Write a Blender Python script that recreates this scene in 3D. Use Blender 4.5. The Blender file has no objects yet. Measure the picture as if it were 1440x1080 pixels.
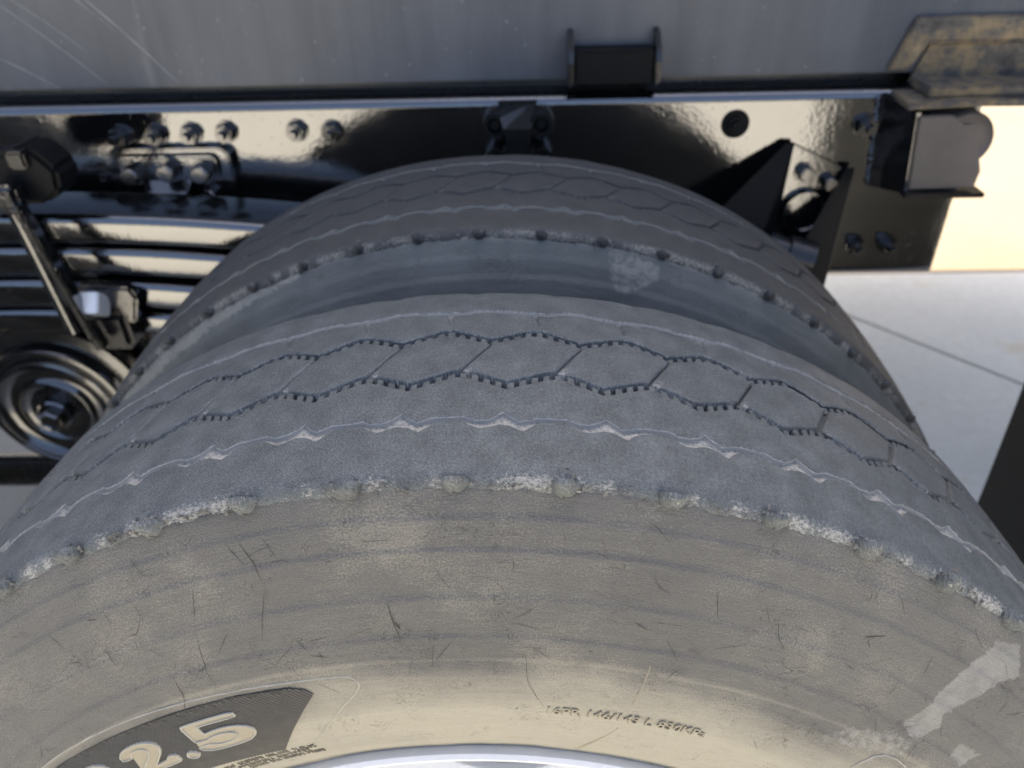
import bpy, bmesh, math, random
import numpy as np
from mathutils import Matrix, Vector

random.seed(7)
rng = np.random.default_rng(11)
scene = bpy.context.scene
COL = scene.collection
PI = math.pi

# ------------------------------------------------------------------ camera
cam_data = bpy.data.cameras.new('camera')
cam = bpy.data.objects.new('camera', cam_data)
COL.objects.link(cam)
right = Vector((0.99946862, 0.02141281, -0.02457571))
up = Vector((0.00816060, 0.56556739, 0.82466171))
fwd = Vector((-0.03155754, 0.82442405, -0.56509212))
m = Matrix((right, up, -fwd)).transposed().to_4x4()
m.translation = Vector((0.03735, -0.39763, 0.77186))
cam.matrix_world = m
cam_data.sensor_width = 36.0
cam_data.lens = 26.88
cam_data.clip_start = 0.02
cam_data.clip_end = 500.0
cam_data.dof.use_dof = True
cam_data.dof.focus_distance = 0.41
cam_data.dof.aperture_fstop = 7.5
scene.camera = cam

# ------------------------------------------------------------------ light
SUN_EL = math.radians(61.0)
SUN_AZ = math.radians(8.0)            # from behind the truck, a little to its rear
world = bpy.data.worlds.new('World')
scene.world = world
world.use_nodes = True
wn = world.node_tree.nodes
bg = wn['Background']
sky = wn.new('ShaderNodeTexSky')
sky.sky_type = 'NISHITA'
sky.sun_disc = False
sky.sun_elevation = SUN_EL
sky.sun_rotation = SUN_AZ
sky.air_density = 0.7
sky.dust_density = 5.0
sky.ozone_density = 2.2
world.node_tree.links.new(sky.outputs[0], bg.inputs['Color'])
bg.inputs['Strength'].default_value = 0.12
sun_data = bpy.data.lights.new('sun', 'SUN')
sun_data.energy = 4.0
sun_data.angle = math.radians(0.53)
sun_data.color = (1.0, 0.89, 0.72)
sun = bpy.data.objects.new('sun', sun_data)
COL.objects.link(sun)
to_sun = Vector((math.sin(SUN_AZ) * math.cos(SUN_EL), math.cos(SUN_AZ) * math.cos(SUN_EL), math.sin(SUN_EL)))
sun.rotation_euler = (-to_sun).to_track_quat('-Z', 'Y').to_euler()
sun.location = to_sun * 20

scene.view_settings.view_transform = 'Standard'
scene.view_settings.look = 'None'
scene.view_settings.gamma = 1.0
scene.view_settings.exposure = 1.95
scene.view_settings.use_curve_mapping = False
scene.render.resolution_x = 1024
scene.render.resolution_y = 768


# ------------------------------------------------------------------ materials
class NT:
    def __init__(s, name):
        s.mat = bpy.data.materials.new(name)
        s.mat.use_nodes = True
        s.t = s.mat.node_tree
        s.p = s.t.nodes['Principled BSDF']

    def n(s, typ, **kw):
        nd = s.t.nodes.new(typ)
        for k, v in kw.items():
            setattr(nd, k, v)
        return nd

    def put(s, sock, v):
        if isinstance(v, (int, float, tuple)):
            if isinstance(v, tuple) and len(v) == 3 and sock.type == 'RGBA':
                v = v + (1.0,)
            sock.default_value = v
        else:
            s.t.links.new(v, sock)

    def coord(s, kind='Object', scale=(1, 1, 1), rot=(0, 0, 0)):
        if kind == 'UV':
            c = s.n('ShaderNodeUVMap').outputs[0]
        else:
            c = s.n('ShaderNodeTexCoord').outputs[kind]
        mp = s.n('ShaderNodeMapping')
        mp.inputs['Scale'].default_value = scale
        mp.inputs['Rotation'].default_value = rot
        s.t.links.new(c, mp.inputs[0])
        return mp.outputs[0]

    def rcoord(s, scale, rotz):
        c = s.coord('UV', (1, 1, 1), (0, 0, rotz))
        mp = s.n('ShaderNodeMapping')
        mp.inputs['Scale'].default_value = scale
        s.t.links.new(c, mp.inputs[0])
        return mp.outputs[0]

    def noise(s, vec, scale, detail=3.0, rough=0.55, dist=0.0):
        nd = s.n('ShaderNodeTexNoise')
        s.t.links.new(vec, nd.inputs['Vector'])
        nd.inputs['Scale'].default_value = scale
        nd.inputs['Detail'].default_value = detail
        nd.inputs['Roughness'].default_value = rough
        nd.inputs['Distortion'].default_value = dist
        return nd.outputs[0]

    def voro(s, vec, scale, feature='F1', out=0):
        nd = s.n('ShaderNodeTexVoronoi', feature=feature)
        s.t.links.new(vec, nd.inputs['Vector'])
        nd.inputs['Scale'].default_value = scale
        return nd.outputs[out]

    def ramp(s, fac, stops):
        nd = s.n('ShaderNodeValToRGB')
        el = nd.color_ramp.elements
        while len(el) < len(stops):
            el.new(0.5)
        for e, (pos, c) in zip(el, stops):
            e.position = pos
            e.color = (c, c, c, 1) if isinstance(c, (int, float)) else tuple(c) + (1,)
        s.t.links.new(fac, nd.inputs[0])
        return nd.outputs[0]

    def mix(s, fac, a, b, mode='MIX'):
        nd = s.n('ShaderNodeMix', data_type='RGBA', blend_type=mode)
        s.put(nd.inputs[0], fac)
        s.put(nd.inputs[6], a)
        s.put(nd.inputs[7], b)
        return nd.outputs[2]

    def math(s, op, a, b=0.0, clamp=False):
        nd = s.n('ShaderNodeMath', operation=op, use_clamp=clamp)
        s.put(nd.inputs[0], a)
        s.put(nd.inputs[1], b)
        return nd.outputs[0]

    def attr(s, name):
        return s.n('ShaderNodeAttribute', attribute_name=name).outputs['Fac']

    def bump(s, h, strength, dist, normal=None):
        nd = s.n('ShaderNodeBump')
        nd.inputs['Strength'].default_value = strength
        nd.inputs['Distance'].default_value = dist
        s.t.links.new(h, nd.inputs['Height'])
        if normal is not None:
            s.t.links.new(normal, nd.inputs['Normal'])
        return nd.outputs[0]

    def set(s, **kw):
        for k, v in kw.items():
            s.put(s.p.inputs[k.replace('_', ' ')], v)
        return s.mat


def mat_tread(name, lo, hi, dustcol, rough=0.62):
    s = NT(name)
    uv = s.coord('UV', (1, 1, 1))
    fib = s.rcoord((420, 1300, 1), 0.85)
    fib2 = s.rcoord((800, 2200, 1), 1.05)
    a = s.noise(fib, 1.0, 3.0, 0.6, 0.4)
    b = s.noise(fib2, 1.0, 2.0, 0.6, 0.3)
    c = s.noise(uv, 55.0, 4.0, 0.6)
    e = s.noise(uv, 2200.0, 2.0, 0.6)
    streak = s.math('ADD', s.math('MULTIPLY', a, 0.5), s.math('MULTIPLY', b, 0.3))
    streak = s.math('ADD', streak, s.math('MULTIPLY', c, 0.28))
    streak = s.math('ADD', streak, s.math('MULTIPLY', e, 0.30))
    col = s.ramp(streak, [(0.56, lo), (0.71, tuple(0.62 * x + 0.38 * y for x, y in zip(lo, hi))), (0.86, hi)])
    spk = s.ramp(s.noise(uv, 1500.0, 1.0, 0.5), [(0.68, 0.0), (0.76, 0.7)])  # bright flecks paint small glints into the tread colour
    col = s.mix(spk, col, tuple(min(1, 1.5 * x) for x in hi))
    # dust lodged in grooves and on torn edges
    dn = s.noise(uv, 420.0, 4.0, 0.65)
    dn2 = s.noise(uv, 1300.0, 3.0, 0.7)
    dm = s.math('ADD', s.attr('dust'), s.math('MULTIPLY', s.math('SUBTRACT', dn, 0.5), 1.5))
    dm = s.math('ADD', dm, s.math('MULTIPLY', s.math('SUBTRACT', dn2, 0.5), 0.9))
    dmask = s.ramp(dm, [(0.40, 0.0), (0.72, 0.9)])
    dcol = s.mix(s.noise(uv, 700.0, 3.0, 0.6), tuple(0.55 * x for x in dustcol), dustcol)
    col = s.mix(s.math('MULTIPLY', dmask, s.ramp(s.attr('dust'), [(0.02, 0.0), (0.12, 1.0)])), col, dcol)
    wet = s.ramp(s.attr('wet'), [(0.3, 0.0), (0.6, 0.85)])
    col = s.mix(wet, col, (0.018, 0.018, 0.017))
    h = s.math('ADD', s.math('MULTIPLY', streak, 0.8), s.math('MULTIPLY', dn, s.math('ADD', s.attr('dust'), 0.15)))
    nrm = s.bump(h, 0.5, 0.0012)
    return s.set(Base_Color=col, Roughness=s.mix(dmask, (rough,) * 3, (0.9,) * 3), Normal=nrm, Specular_IOR_Level=0.5)


def mat_sidewall(name, c_dark, c_mid, dust, scuffcol):
    s = NT(name)
    uv = s.coord('UV', (1, 1, 1))
    ring = s.coord('UV', (90, 420, 1))
    wr = s.coord('UV', (120, 620, 1), (0, 0, 0.04))
    n1 = s.noise(uv, 14.0, 5.0, 0.6)
    n2 = s.noise(uv, 900.0, 3.0, 0.6)
    n3 = s.noise(uv, 2600.0, 2.0, 0.6)
    rg = s.noise(ring, 1.0, 4.0, 0.65)
    wk = s.noise(wr, 1.0, 3.0, 0.6, 1.5)
    f = s.math('ADD', s.math('MULTIPLY', n1, 0.50), s.math('MULTIPLY', n2, 0.38))
    f = s.math('ADD', f, s.math('MULTIPLY', rg, 0.12))
    col = s.ramp(f, [(0.34, c_dark), (0.52, c_mid), (0.80, dust)])
    # dust film; its pale rise towards the rim also paints in ground bounce
    dm = s.math('ADD', s.attr('dust'), s.math('MULTIPLY', s.math('SUBTRACT', f, 0.5), 0.9))
    col = s.mix(s.ramp(dm, [(0.25, 0.0), (0.95, 1.0)]), col, dust)
    # pale dust specks that also paint in glints, and dark pits
    gr = s.ramp(n3, [(0.64, 0.0), (0.72, 0.75)])
    col = s.mix(gr, col, (0.46, 0.43, 0.36))
    pit = s.ramp(s.noise(uv, 1300.0, 2.0, 0.5), [(0.22, 0.7), (0.31, 0.0)])
    col = s.mix(pit, col, tuple(0.3 * x for x in c_dark))
    # hair cracks in the weathered rubber: thin contour lines of a noise field, patchy
    cr = s.noise(uv, 85.0, 3.0, 0.6, 1.2)
    line = s.ramp(s.math('ABSOLUTE', s.math('SUBTRACT', cr, 0.5)), [(0.0, 1.0), (0.006, 0.0)])
    patch = s.ramp(s.noise(uv, 32.0, 3.0, 0.6), [(0.52, 0.0), (0.62, 0.75)])
    cm = s.math('MULTIPLY', line, patch)
    col = s.mix(cm, col, (0.03, 0.028, 0.024))
    # pale scuffs
    sc = s.math('ADD', s.attr('scuff'), s.math('MULTIPLY', s.math('SUBTRACT', s.noise(uv, 160.0, 6.0, 0.75), 0.5), 0.9))
    scm = s.math('MULTIPLY', s.ramp(sc, [(0.46, 0.0), (0.56, 0.6)]), s.ramp(s.attr('scuff'), [(0.02, 0.0), (0.1, 1.0)]))
    scm = s.math('MULTIPLY', scm, s.ramp(s.noise(uv, 70.0, 5.0, 0.7), [(0.3, 0.45), (0.6, 1.0)]))
    col = s.mix(scm, col, s.mix(n2, tuple(0.75 * x for x in scuffcol), scuffcol))
    h = s.math('ADD', s.math('MULTIPLY', wk, 0.55), s.math('MULTIPLY', n2, 0.75))
    h = s.math('SUBTRACT', h, s.math('MULTIPLY', cm, 1.2))
    nrm = s.bump(h, 0.75, 0.0013)
    nrm = s.bump(n3, 0.5, 0.0006, nrm)
    rr = s.ramp(n1, [(0.3, 0.42), (0.7, 0.6)])
    return s.set(Base_Color=col, Roughness=rr, Normal=nrm, Specular_IOR_Level=0.45)


def mat_black_gloss(name, base=0.006, rough=0.055, ior=2.45, grit=1.0):
    s = NT(name)
    ob = s.coord('Object')
    n1 = s.noise(ob, 240.0, 2.0, 0.5)
    n2 = s.noise(ob, 22.0, 3.0, 0.5)
    spots = s.ramp(s.voro(ob, 130.0), [(0.05, 1.0), (0.13, 0.0)])
    gate = s.ramp(s.noise(ob, 9.0, 2.0, 0.5), [(0.5, 0.0), (0.62, 1.0)])
    spots = s.math('MULTIPLY', spots, gate)
    h = s.math('ADD', s.math('MULTIPLY', n1, 0.5), s.math('MULTIPLY', n2, 1.1))
    h = s.math('ADD', h, s.math('MULTIPLY', spots, 1.6 * grit))
    nrm = s.bump(h, 0.16, 0.002)
    r = s.ramp(s.noise(ob, 16.0, 4.0, 0.6), [(0.35, rough), (0.75, rough + 0.10)])
    dustm = s.ramp(s.noise(ob, 340.0, 3.0, 0.7), [(0.66, 0.0), (0.82, 0.35)])
    col = s.mix(dustm, (base, base, base * 0.95), (0.09, 0.08, 0.065))
    return s.set(Base_Color=col, Roughness=r, Normal=nrm, IOR=ior)


def mat_plain(name, col, rough=0.6, metallic=0.0, noise_amt=0.4, scale=60.0, bump=0.2, ior=1.5):
    s = NT(name)
    ob = s.coord('Object')
    n1 = s.noise(ob, scale, 5.0, 0.6)
    n2 = s.noise(ob, scale * 9, 2.0, 0.6)
    c = s.mix(s.math('MULTIPLY', n1, noise_amt), col, tuple(x * 0.4 for x in col))
    nrm = s.bump(n2, bump, 0.001)
    return s.set(Base_Color=c, Roughness=rough, Metallic=metallic, Normal=nrm, IOR=ior)


def mat_body_paint():
    s = NT('body_grey_paint')
    ob = s.coord('Object')
    n1 = s.noise(ob, 5.0, 5.0, 0.6)
    n2 = s.noise(ob, 180.0, 3.0, 0.6)
    streak = s.noise(s.coord('Object', (26, 1, 2.4)), 1.0, 4.0, 0.6)
    f = s.math('ADD', s.math('MULTIPLY', n1, 0.5), s.math('MULTIPLY', streak, 0.5))
    col = s.ramp(f, [(0.3, (0.075, 0.083, 0.094)), (0.7, (0.150, 0.158, 0.166))])
    # diagonal wipe marks
    wv = s.coord('Object', (1, 1, 1), (0, 0.72, 0))
    sx = s.n('ShaderNodeSeparateXYZ')
    s.t.links.new(wv, sx.inputs[0])
    ws = s.noise(s.coord('Object', (34, 1, 1.4), (0, -0.72, 0)), 1.0, 3.0, 0.6)
    left = s.ramp(s.n('ShaderNodeSeparateXYZ').outputs[0], [(0.0, 0.0), (1.0, 0.0)])
    gx = s.n('ShaderNodeSeparateXYZ')
    s.t.links.new(s.coord('Object'), gx.inputs[0])
    gate = s.ramp(s.math('ADD', s.math('MULTIPLY', gx.outputs[0], -1.0), -0.25), [(0.05, 0.0), (0.2, 1.0)])
    wm = s.math('MULTIPLY', s.ramp(ws, [(0.60, 0.0), (0.72, 0.28)]), gate)
    col = s.mix(wm, col, (0.34, 0.34, 0.33))
    # stone chips: pale and rusty specks
    v = s.voro(ob, 62.0)
    rnd = s.voro(ob, 62.0, out=1)
    chip = s.math('MULTIPLY', s.ramp(s.math('ADD', v, s.math('MULTIPLY', rnd, 0.09)), [(0.04, 0.85), (0.13, 0.0)]), s.ramp(s.noise(ob, 21.0, 2.0), [(0.46, 0.0), (0.54, 1.0)]))
    chipc = s.mix(s.ramp(rnd, [(0.45, 0.0), (0.6, 1.0)]), (0.34, 0.33, 0.30), (0.33, 0.20, 0.09))
    col = s.mix(chip, col, chipc)
    v2 = s.ramp(s.noise(ob, 520.0, 2.0, 0.6), [(0.70, 0.0), (0.78, 0.4)])
    col = s.mix(v2, col, (0.27, 0.26, 0.24))
    nrm = s.bump(n2, 0.12, 0.001)
    return s.set(Base_Color=col, Roughness=s.ramp(n1, [(0.3, 0.30), (0.7, 0.42)]), Normal=nrm, IOR=1.38)


def mat_rusty():
    s = NT('rusty_black_steel')
    ob = s.coord('Object')
    n = s.noise(ob, 45.0, 6.0, 0.68)
    st = s.noise(s.coord('Object', (9, 30, 30)), 1.0, 4.0, 0.65)
    f = s.math('ADD', s.math('MULTIPLY', n, 0.6), s.math('MULTIPLY', st, 0.4))
    col = s.ramp(f, [(0.36, (0.030, 0.029, 0.027)), (0.48, (0.095, 0.086, 0.074)), (0.56, (0.21, 0.155, 0.085)), (0.70, (0.32, 0.25, 0.15))])
    gr = s.ramp(s.noise(ob, 420.0, 2.0, 0.6), [(0.64, 0.0), (0.72, 0.6)])
    col = s.mix(gr, col, (0.36, 0.31, 0.22))
    return s.set(Base_Color=col, Roughness=0.6, Normal=s.bump(n, 0.4, 0.003))


def mat_concrete():
    s = NT('sun_bleached_concrete')
    ob = s.coord('Object')
    n1 = s.noise(ob, 1.6, 6.0, 0.6)
    n2 = s.noise(ob, 38.0, 5.0, 0.65)
    n3 = s.noise(ob, 420.0, 2.0, 0.6)
    f = s.math('ADD', s.math('MULTIPLY', n1, 0.45), s.math('MULTIPLY', n2, 0.4))
    f = s.math('ADD', f, s.math('MULTIPLY', n3, 0.15))
    col = s.ramp(f, [(0.35, (0.51, 0.497, 0.438)), (0.62, (0.65, 0.638, 0.568))])
    ys = s.ramp(s.noise(ob, 3.1, 3.0, 0.6, 0.6), [(0.60, 0.0), (0.70, 0.55)])
    col = s.mix(ys, col, (0.52, 0.43, 0.27))
    return s.set(Base_Color=col, Roughness=0.85, Normal=s.bump(n2, 0.3, 0.004))


def mat_sunlit_sand():
    s = NT('sunlit_sand_tone')
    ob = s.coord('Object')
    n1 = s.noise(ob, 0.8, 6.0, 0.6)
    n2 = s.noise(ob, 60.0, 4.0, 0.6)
    col = s.ramp(n1, [(0.3, (0.20, 0.155, 0.10)), (0.7, (0.25, 0.20, 0.135))])  # sandy cream tone painted in for the sunlit ground past the apron
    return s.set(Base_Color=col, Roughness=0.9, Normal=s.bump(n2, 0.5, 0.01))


M_TREAD = mat_tread('tread_rubber', (0.037, 0.043, 0.043), (0.182, 0.194, 0.192), (0.46, 0.445, 0.395))
M_TREAD2 = mat_tread('tread_rubber_shaded', (0.036, 0.036, 0.034), (0.090, 0.089, 0.083), (0.32, 0.305, 0.26), 0.7)  # darker copy of the tread rubber, with the inner tyre's shade in its colour
M_SIDE = mat_sidewall('sidewall_rubber', (0.066, 0.065, 0.062), (0.098, 0.095, 0.087), (0.350, 0.322, 0.250), (0.33, 0.325, 0.30))
M_SIDE2 = mat_sidewall('sidewall_rubber_older', (0.088, 0.094, 0.086), (0.128, 0.133, 0.121), (0.23, 0.228, 0.205), (0.40, 0.38, 0.32))
M_LUG = mat_plain('lug_rubber', (0.17, 0.172, 0.18), 0.6, 0, 0.9, 300.0, 0.6)
M_CRUST = mat_plain('torn_rubber_crumbs', (0.30, 0.287, 0.25), 0.85, 0, 1.2, 500.0, 0.8)
M_HATCH = mat_plain('hatched_rubber', (0.030, 0.028, 0.025), 0.8, 0, 0.5, 200.0, 0.3)
M_HTOP = mat_plain('hatch_ridge_rubber', (0.17, 0.15, 0.11), 0.7, 0, 0.7, 150.0, 0.3)
M_LETTER = mat_plain('letter_face_rubber', (0.30, 0.265, 0.19), 0.65, 0, 0.3, 200.0, 0.3)
M_LETTER_EDGE = mat_plain('letter_edge_rubber', (0.40, 0.375, 0.31), 0.6, 0, 0.3, 300.0, 0.3)
M_CRACK = mat_plain('crack_dark', (0.034, 0.031, 0.027), 0.8, 0, 0.3, 100.0, 0.0)
M_BLACK = mat_black_gloss('glossy_black_paint')
M_BLACK2 = mat_black_gloss('glossy_black_paint_casting', 0.008, 0.10, 2.1, 2.0)
M_SATIN = mat_black_gloss('satin_black_paint', 0.010, 0.24, 1.6, 2.0)
M_HINGE_LIT = mat_plain('lit_hinge_steel', (0.20, 0.175, 0.155), 0.45, 0.2, 0.6, 50.0, 0.3)  # paler than the black hinge: warm ground light painted into the colour
M_MATTE = mat_plain('matte_black_underseal', (0.006, 0.006, 0.006), 0.55, 0, 0.5, 60.0, 0.5, 1.3)
M_NEAR_WHITE = mat_plain('near_white_steel', (0.86, 0.86, 0.84), 0.3, 0.3, 0.1, 60.0, 0.1)  # near-white, only slightly metallic finish of the clip bolt
M_BODY = mat_body_paint()
M_RUST = mat_rusty()
M_SCRATCH = mat_plain('bare_primer_scratch', (0.50, 0.50, 0.48), 0.6, 0, 0.9, 300.0, 0.2)
M_RIM = mat_plain('silver_rim_paint', (0.80, 0.80, 0.79), 0.35, 0.0, 0.15, 40.0, 0.1)
M_CONC = mat_concrete()
M_SUNLIT_SAND = mat_sunlit_sand()
M_FLAP = mat_plain('black_rubber_flap', (0.014, 0.015, 0.014), 0.5, 0, 0.5, 30.0, 0.3)


# ------------------------------------------------------------------ object helpers
def link(name, data, parent=None):
    o = bpy.data.objects.new(name, data)
    COL.objects.link(o)
    if parent is not None:
        o.parent = parent
    return o


def thing(name, label, cat, group=None, loc=(0, 0, 0)):
    o = link(name, None)
    o.location = loc
    o.empty_display_size = 0.05
    o['label'] = label
    o['category'] = cat
    if group:
        o['group'] = group
    return o


def np_mesh(name, V, F, mat, uv=None, attrs=None, smooth=True):
    me = bpy.data.meshes.new(name)
    V = np.asarray(V, dtype=np.float32).reshape(-1, 3)
    F = np.asarray(F, dtype=np.int32)
    nf, k = F.shape
    me.vertices.add(len(V))
    me.vertices.foreach_set('co', V.ravel())
    me.loops.add(nf * k)
    me.loops.foreach_set('vertex_index', F.ravel())
    me.polygons.add(nf)
    me.polygons.foreach_set('loop_start', np.arange(0, nf * k, k, dtype=np.int32))
    me.polygons.foreach_set('loop_total', np.full(nf, k, dtype=np.int32))
    me.polygons.foreach_set('use_smooth', np.full(nf, smooth, dtype=bool))
    me.update(calc_edges=True)
    if uv is not None:
        l = me.uv_layers.new(name='UVMap')
        l.data.foreach_set('uv', np.asarray(uv, dtype=np.float32).reshape(-1, 2)[F.ravel()].ravel())
    for an, av in (attrs or {}).items():
        a = me.attributes.new(an, 'FLOAT', 'POINT')
        a.data.foreach_set('value', np.asarray(av, dtype=np.float32).ravel())
    me.materials.append(mat)
    return me


def grid_faces(nu, nv, close_u=False):
    i = np.arange(nu if close_u else nu - 1)
    j = np.arange(nv - 1)
    I, J = np.meshgrid(i, j, indexing='ij')
    I2 = (I + 1) % nu
    return np.stack([I * nv + J, I2 * nv + J, I2 * nv + J + 1, I * nv + J + 1], -1).reshape(-1, 4)


def hash2(ix, iy, seed):
    h = (ix.astype(np.int64) * 374761393 + iy.astype(np.int64) * 668265263 + seed * 974634777) & 0xFFFFFFFF
    h = ((h ^ (h >> 13)) * 1274126177) & 0xFFFFFFFF
    return ((h ^ (h >> 16)) & 0xFFFF) / 65535.0


def vnoise(x, y, seed=0):
    x, y = np.broadcast_arrays(np.asarray(x, float), np.asarray(y, float))
    ix, iy = np.floor(x).astype(np.int64), np.floor(y).astype(np.int64)
    fx, fy = x - ix, y - iy
    fx, fy = fx * fx * (3 - 2 * fx), fy * fy * (3 - 2 * fy)
    a = hash2(ix, iy, seed) * (1 - fx) + hash2(ix + 1, iy, seed) * fx
    b = hash2(ix, iy + 1, seed) * (1 - fx) + hash2(ix + 1, iy + 1, seed) * fx
    return (a * (1 - fy) + b * fy) * 2 - 1


def bm_obj(name, bm, mat, parent=None, smooth=False, bevel=0.0):
    if bevel > 0:
        bmesh.ops.bevel(bm, geom=[e for e in bm.edges if len(e.link_faces) == 2 and e.calc_face_angle(0) > 0.5], offset=bevel,
                        segments=2, affect='EDGES', clamp_overlap=True)
    bmesh.ops.recalc_face_normals(bm, faces=bm.faces)
    me = bpy.data.meshes.new(name)
    bm.to_mesh(me)
    bm.free()
    me.materials.append(mat)
    me.polygons.foreach_set('use_smooth', [smooth] * len(me.polygons))
    return link(name, me, parent)


def box(name, lo, hi, mat, parent=None, bevel=0.002, rot=None):
    bm = bmesh.new()
    c = [(a + b) / 2 for a, b in zip(lo, hi)]
    s = [abs(b - a) for a, b in zip(lo, hi)]
    bmesh.ops.create_cube(bm, size=1.0)
    bmesh.ops.scale(bm, vec=s, verts=bm.verts)
    if rot is not None:
        bmesh.ops.rotate(bm, cent=(0, 0, 0), matrix=Matrix.Rotation(rot[0], 3, rot[1]), verts=bm.verts)
    bmesh.ops.translate(bm, vec=c, verts=bm.verts)
    return bm_obj(name, bm, mat, parent, False, bevel)


def prism(name, poly, axis, d, mat, parent=None, bevel=0.0015, smooth=False):
    """extrude a 3D polygon along vector axis*d"""
    bm = bmesh.new()
    vs = [bm.verts.new(p) for p in poly]
    f = bm.faces.new(vs)
    r = bmesh.ops.extrude_face_region(bm, geom=[f])
    ev = [g for g in r['geom'] if isinstance(g, bmesh.types.BMVert)]
    bmesh.ops.translate(bm, vec=[a * d for a in axis], verts=ev)
    return bm_obj(name, bm, mat, parent, smooth, bevel)


def lathe_y(name, prof, center, mat, parent=None, seg=64, smooth=True):
    """revolve (radius, y) profile about an axis parallel to Y through center"""
    th = np.linspace(0, 2 * PI, seg, endpoint=False)
    pr = np.array(prof, float)
    V = np.stack([pr[None, :, 0] * np.sin(th)[:, None] + center[0], np.broadcast_to(pr[None, :, 1], (seg, len(pr))) + center[1],
                  pr[None, :, 0] * np.cos(th)[:, None] + center[2]], -1)
    me = np_mesh(name, V, grid_faces(seg, len(pr), True), mat, smooth=smooth)
    o = link(name, me, parent)
    if smooth:
        try:
            me.set_sharp_from_angle(angle=0.7)
        except Exception:
            pass
    return o


def tube(name, pts, r, mat, parent=None, seg=10, smooth=True, flat=None):
    """swept tube along polyline"""
    bm = bmesh.new()
    pts = [Vector(p) for p in pts]
    rings = []
    for i, p in enumerate(pts):
        t = (pts[min(i + 1, len(pts) - 1)] - pts[max(i - 1, 0)]).normalized()
        a = t.orthogonal().normalized() if abs(t.z) > 0.95 else t.cross(Vector((0, 0, 1))).normalized()
        b = t.cross(a)
        rr = r[i] if isinstance(r, (list, tuple)) else r
        rings.append([bm.verts.new(p + (a * math.cos(2 * PI * k / seg) + b * math.sin(2 * PI * k / seg)) * rr) for k in range(seg)])
    for q in range(len(rings) - 1):
        for k in range(seg):
            bm.faces.new((rings[q][k], rings[q][(k + 1) % seg], rings[q + 1][(k + 1) % seg], rings[q + 1][k]))
    bm.faces.new(rings[0])
    bm.faces.new(rings[-1])
    o = bm_obj(name, bm, mat, parent, smooth)
    if smooth:
        try:
            o.data.set_sharp_from_angle(angle=0.9)
        except Exception:
            pass
    return o


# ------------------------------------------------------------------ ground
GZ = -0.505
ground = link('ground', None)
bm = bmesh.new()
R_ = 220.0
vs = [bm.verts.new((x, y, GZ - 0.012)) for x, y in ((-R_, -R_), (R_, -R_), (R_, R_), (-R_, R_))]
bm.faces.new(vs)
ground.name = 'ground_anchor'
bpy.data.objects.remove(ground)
ground = bm_obj('ground', bm, M_SUNLIT_SAND)
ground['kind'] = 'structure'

pave = link('pavement', None)
pave['kind'] = 'structure'
ang = math.atan2(1.4585 - 1.8427, 1.4198 - 1.087)
dx, dy = math.cos(ang), math.sin(ang)
nx, ny = -dy, dx
P0 = (1.087, 1.8427)
S = 4.2
for i in range(-3, 3):
    for j in range(-3, 3):
        g = 0.0035
        a0, a1 = i * S + 1.6 + g, (i + 1) * S + 1.6 - g
        b0, b1 = j * S + g, (j + 1) * S - g
        poly = [(P0[0] + dx * a + nx * b, P0[1] + dy * a + ny * b, GZ) for a, b in ((a0, b0), (a1, b0), (a1, b1), (a0, b1))]
        # apron cut straight at the shade edge; sunlit ground beyond is another colour
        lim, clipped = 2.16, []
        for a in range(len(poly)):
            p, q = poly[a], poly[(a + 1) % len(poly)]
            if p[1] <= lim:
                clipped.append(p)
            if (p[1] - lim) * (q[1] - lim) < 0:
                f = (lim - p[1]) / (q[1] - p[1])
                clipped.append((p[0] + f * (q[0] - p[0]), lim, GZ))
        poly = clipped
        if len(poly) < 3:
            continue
        prism('slab', poly, (0, 0, -1), 0.10, M_CONC, pave, 0.004)


# ------------------------------------------------------------------ tyre builder
def crown(y):
    return 0.5175 - 0.0042 * (y / 0.1) ** 2


SIDE_PROF = np.array([(.5155, -.0900), (.5125, -.0985), (.508, -.1020), (.500, -.1070), (.488, -.1125), (.470, -.1195), (.445, -.1275), (.420, -.1335),
                      (.395, -.1375), (.370, -.1385), (.350, -.1370), (.332, -.1335), (.316, -.1285), (.304, -.1235), (.2985, -.1210), (.290, -.1160)])
_k = np.linspace(0, 1, len(SIDE_PROF))


def smooth_interp(R):
    """smoothed side profile: y for radius R"""
    R = np.asarray(R, float)
    out = 0
    for o_ in (-.006, -.003, 0, .003, .006):
        out = out + np.interp(-(R + o_), -SIDE_PROF[:, 0], SIDE_PROF[:, 1])
    return out / 5


STEPS = ((.4925, .0010), (.4760, .0011), (.4490, .0009), (.4245, .0011), (.4075, .0003))


def side_y(R):
    R = np.asarray(R, float)
    y = smooth_interp(R)
    for r0, h in STEPS:
        t = np.clip((r0 + .0008 - R) / .0016, 0, 1)
        fade = np.clip(1 - (r0 - R) / .022, 0, 1)
        y = y - h * t * t * (3 - 2 * t) * np.where(R < r0, fade, 1)
    for r0 in (.3035, .3005):
        y = y + .0030 * np.exp(-((R - r0) / .0008) ** 2)
    return y


def on_side(th, R, h=0.0):
    """point on the outboard sidewall, raised h along the surface normal"""
    th, R = np.asarray(th, float), np.asarray(R, float)
    y = side_y(R)
    e = .002
    dyn = (smooth_interp(R + e) - smooth_interp(R - e)) / (2 * e)
    nr = dyn / np.sqrt(1 + dyn ** 2)
    na = -1 / np.sqrt(1 + dyn ** 2)
    # normal of surface y=f(R) facing -Y: (f', -1)
    RR = R + nr * h
    return np.stack([RR * np.sin(th), y + na * h, RR * np.cos(th)], -1)


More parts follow.
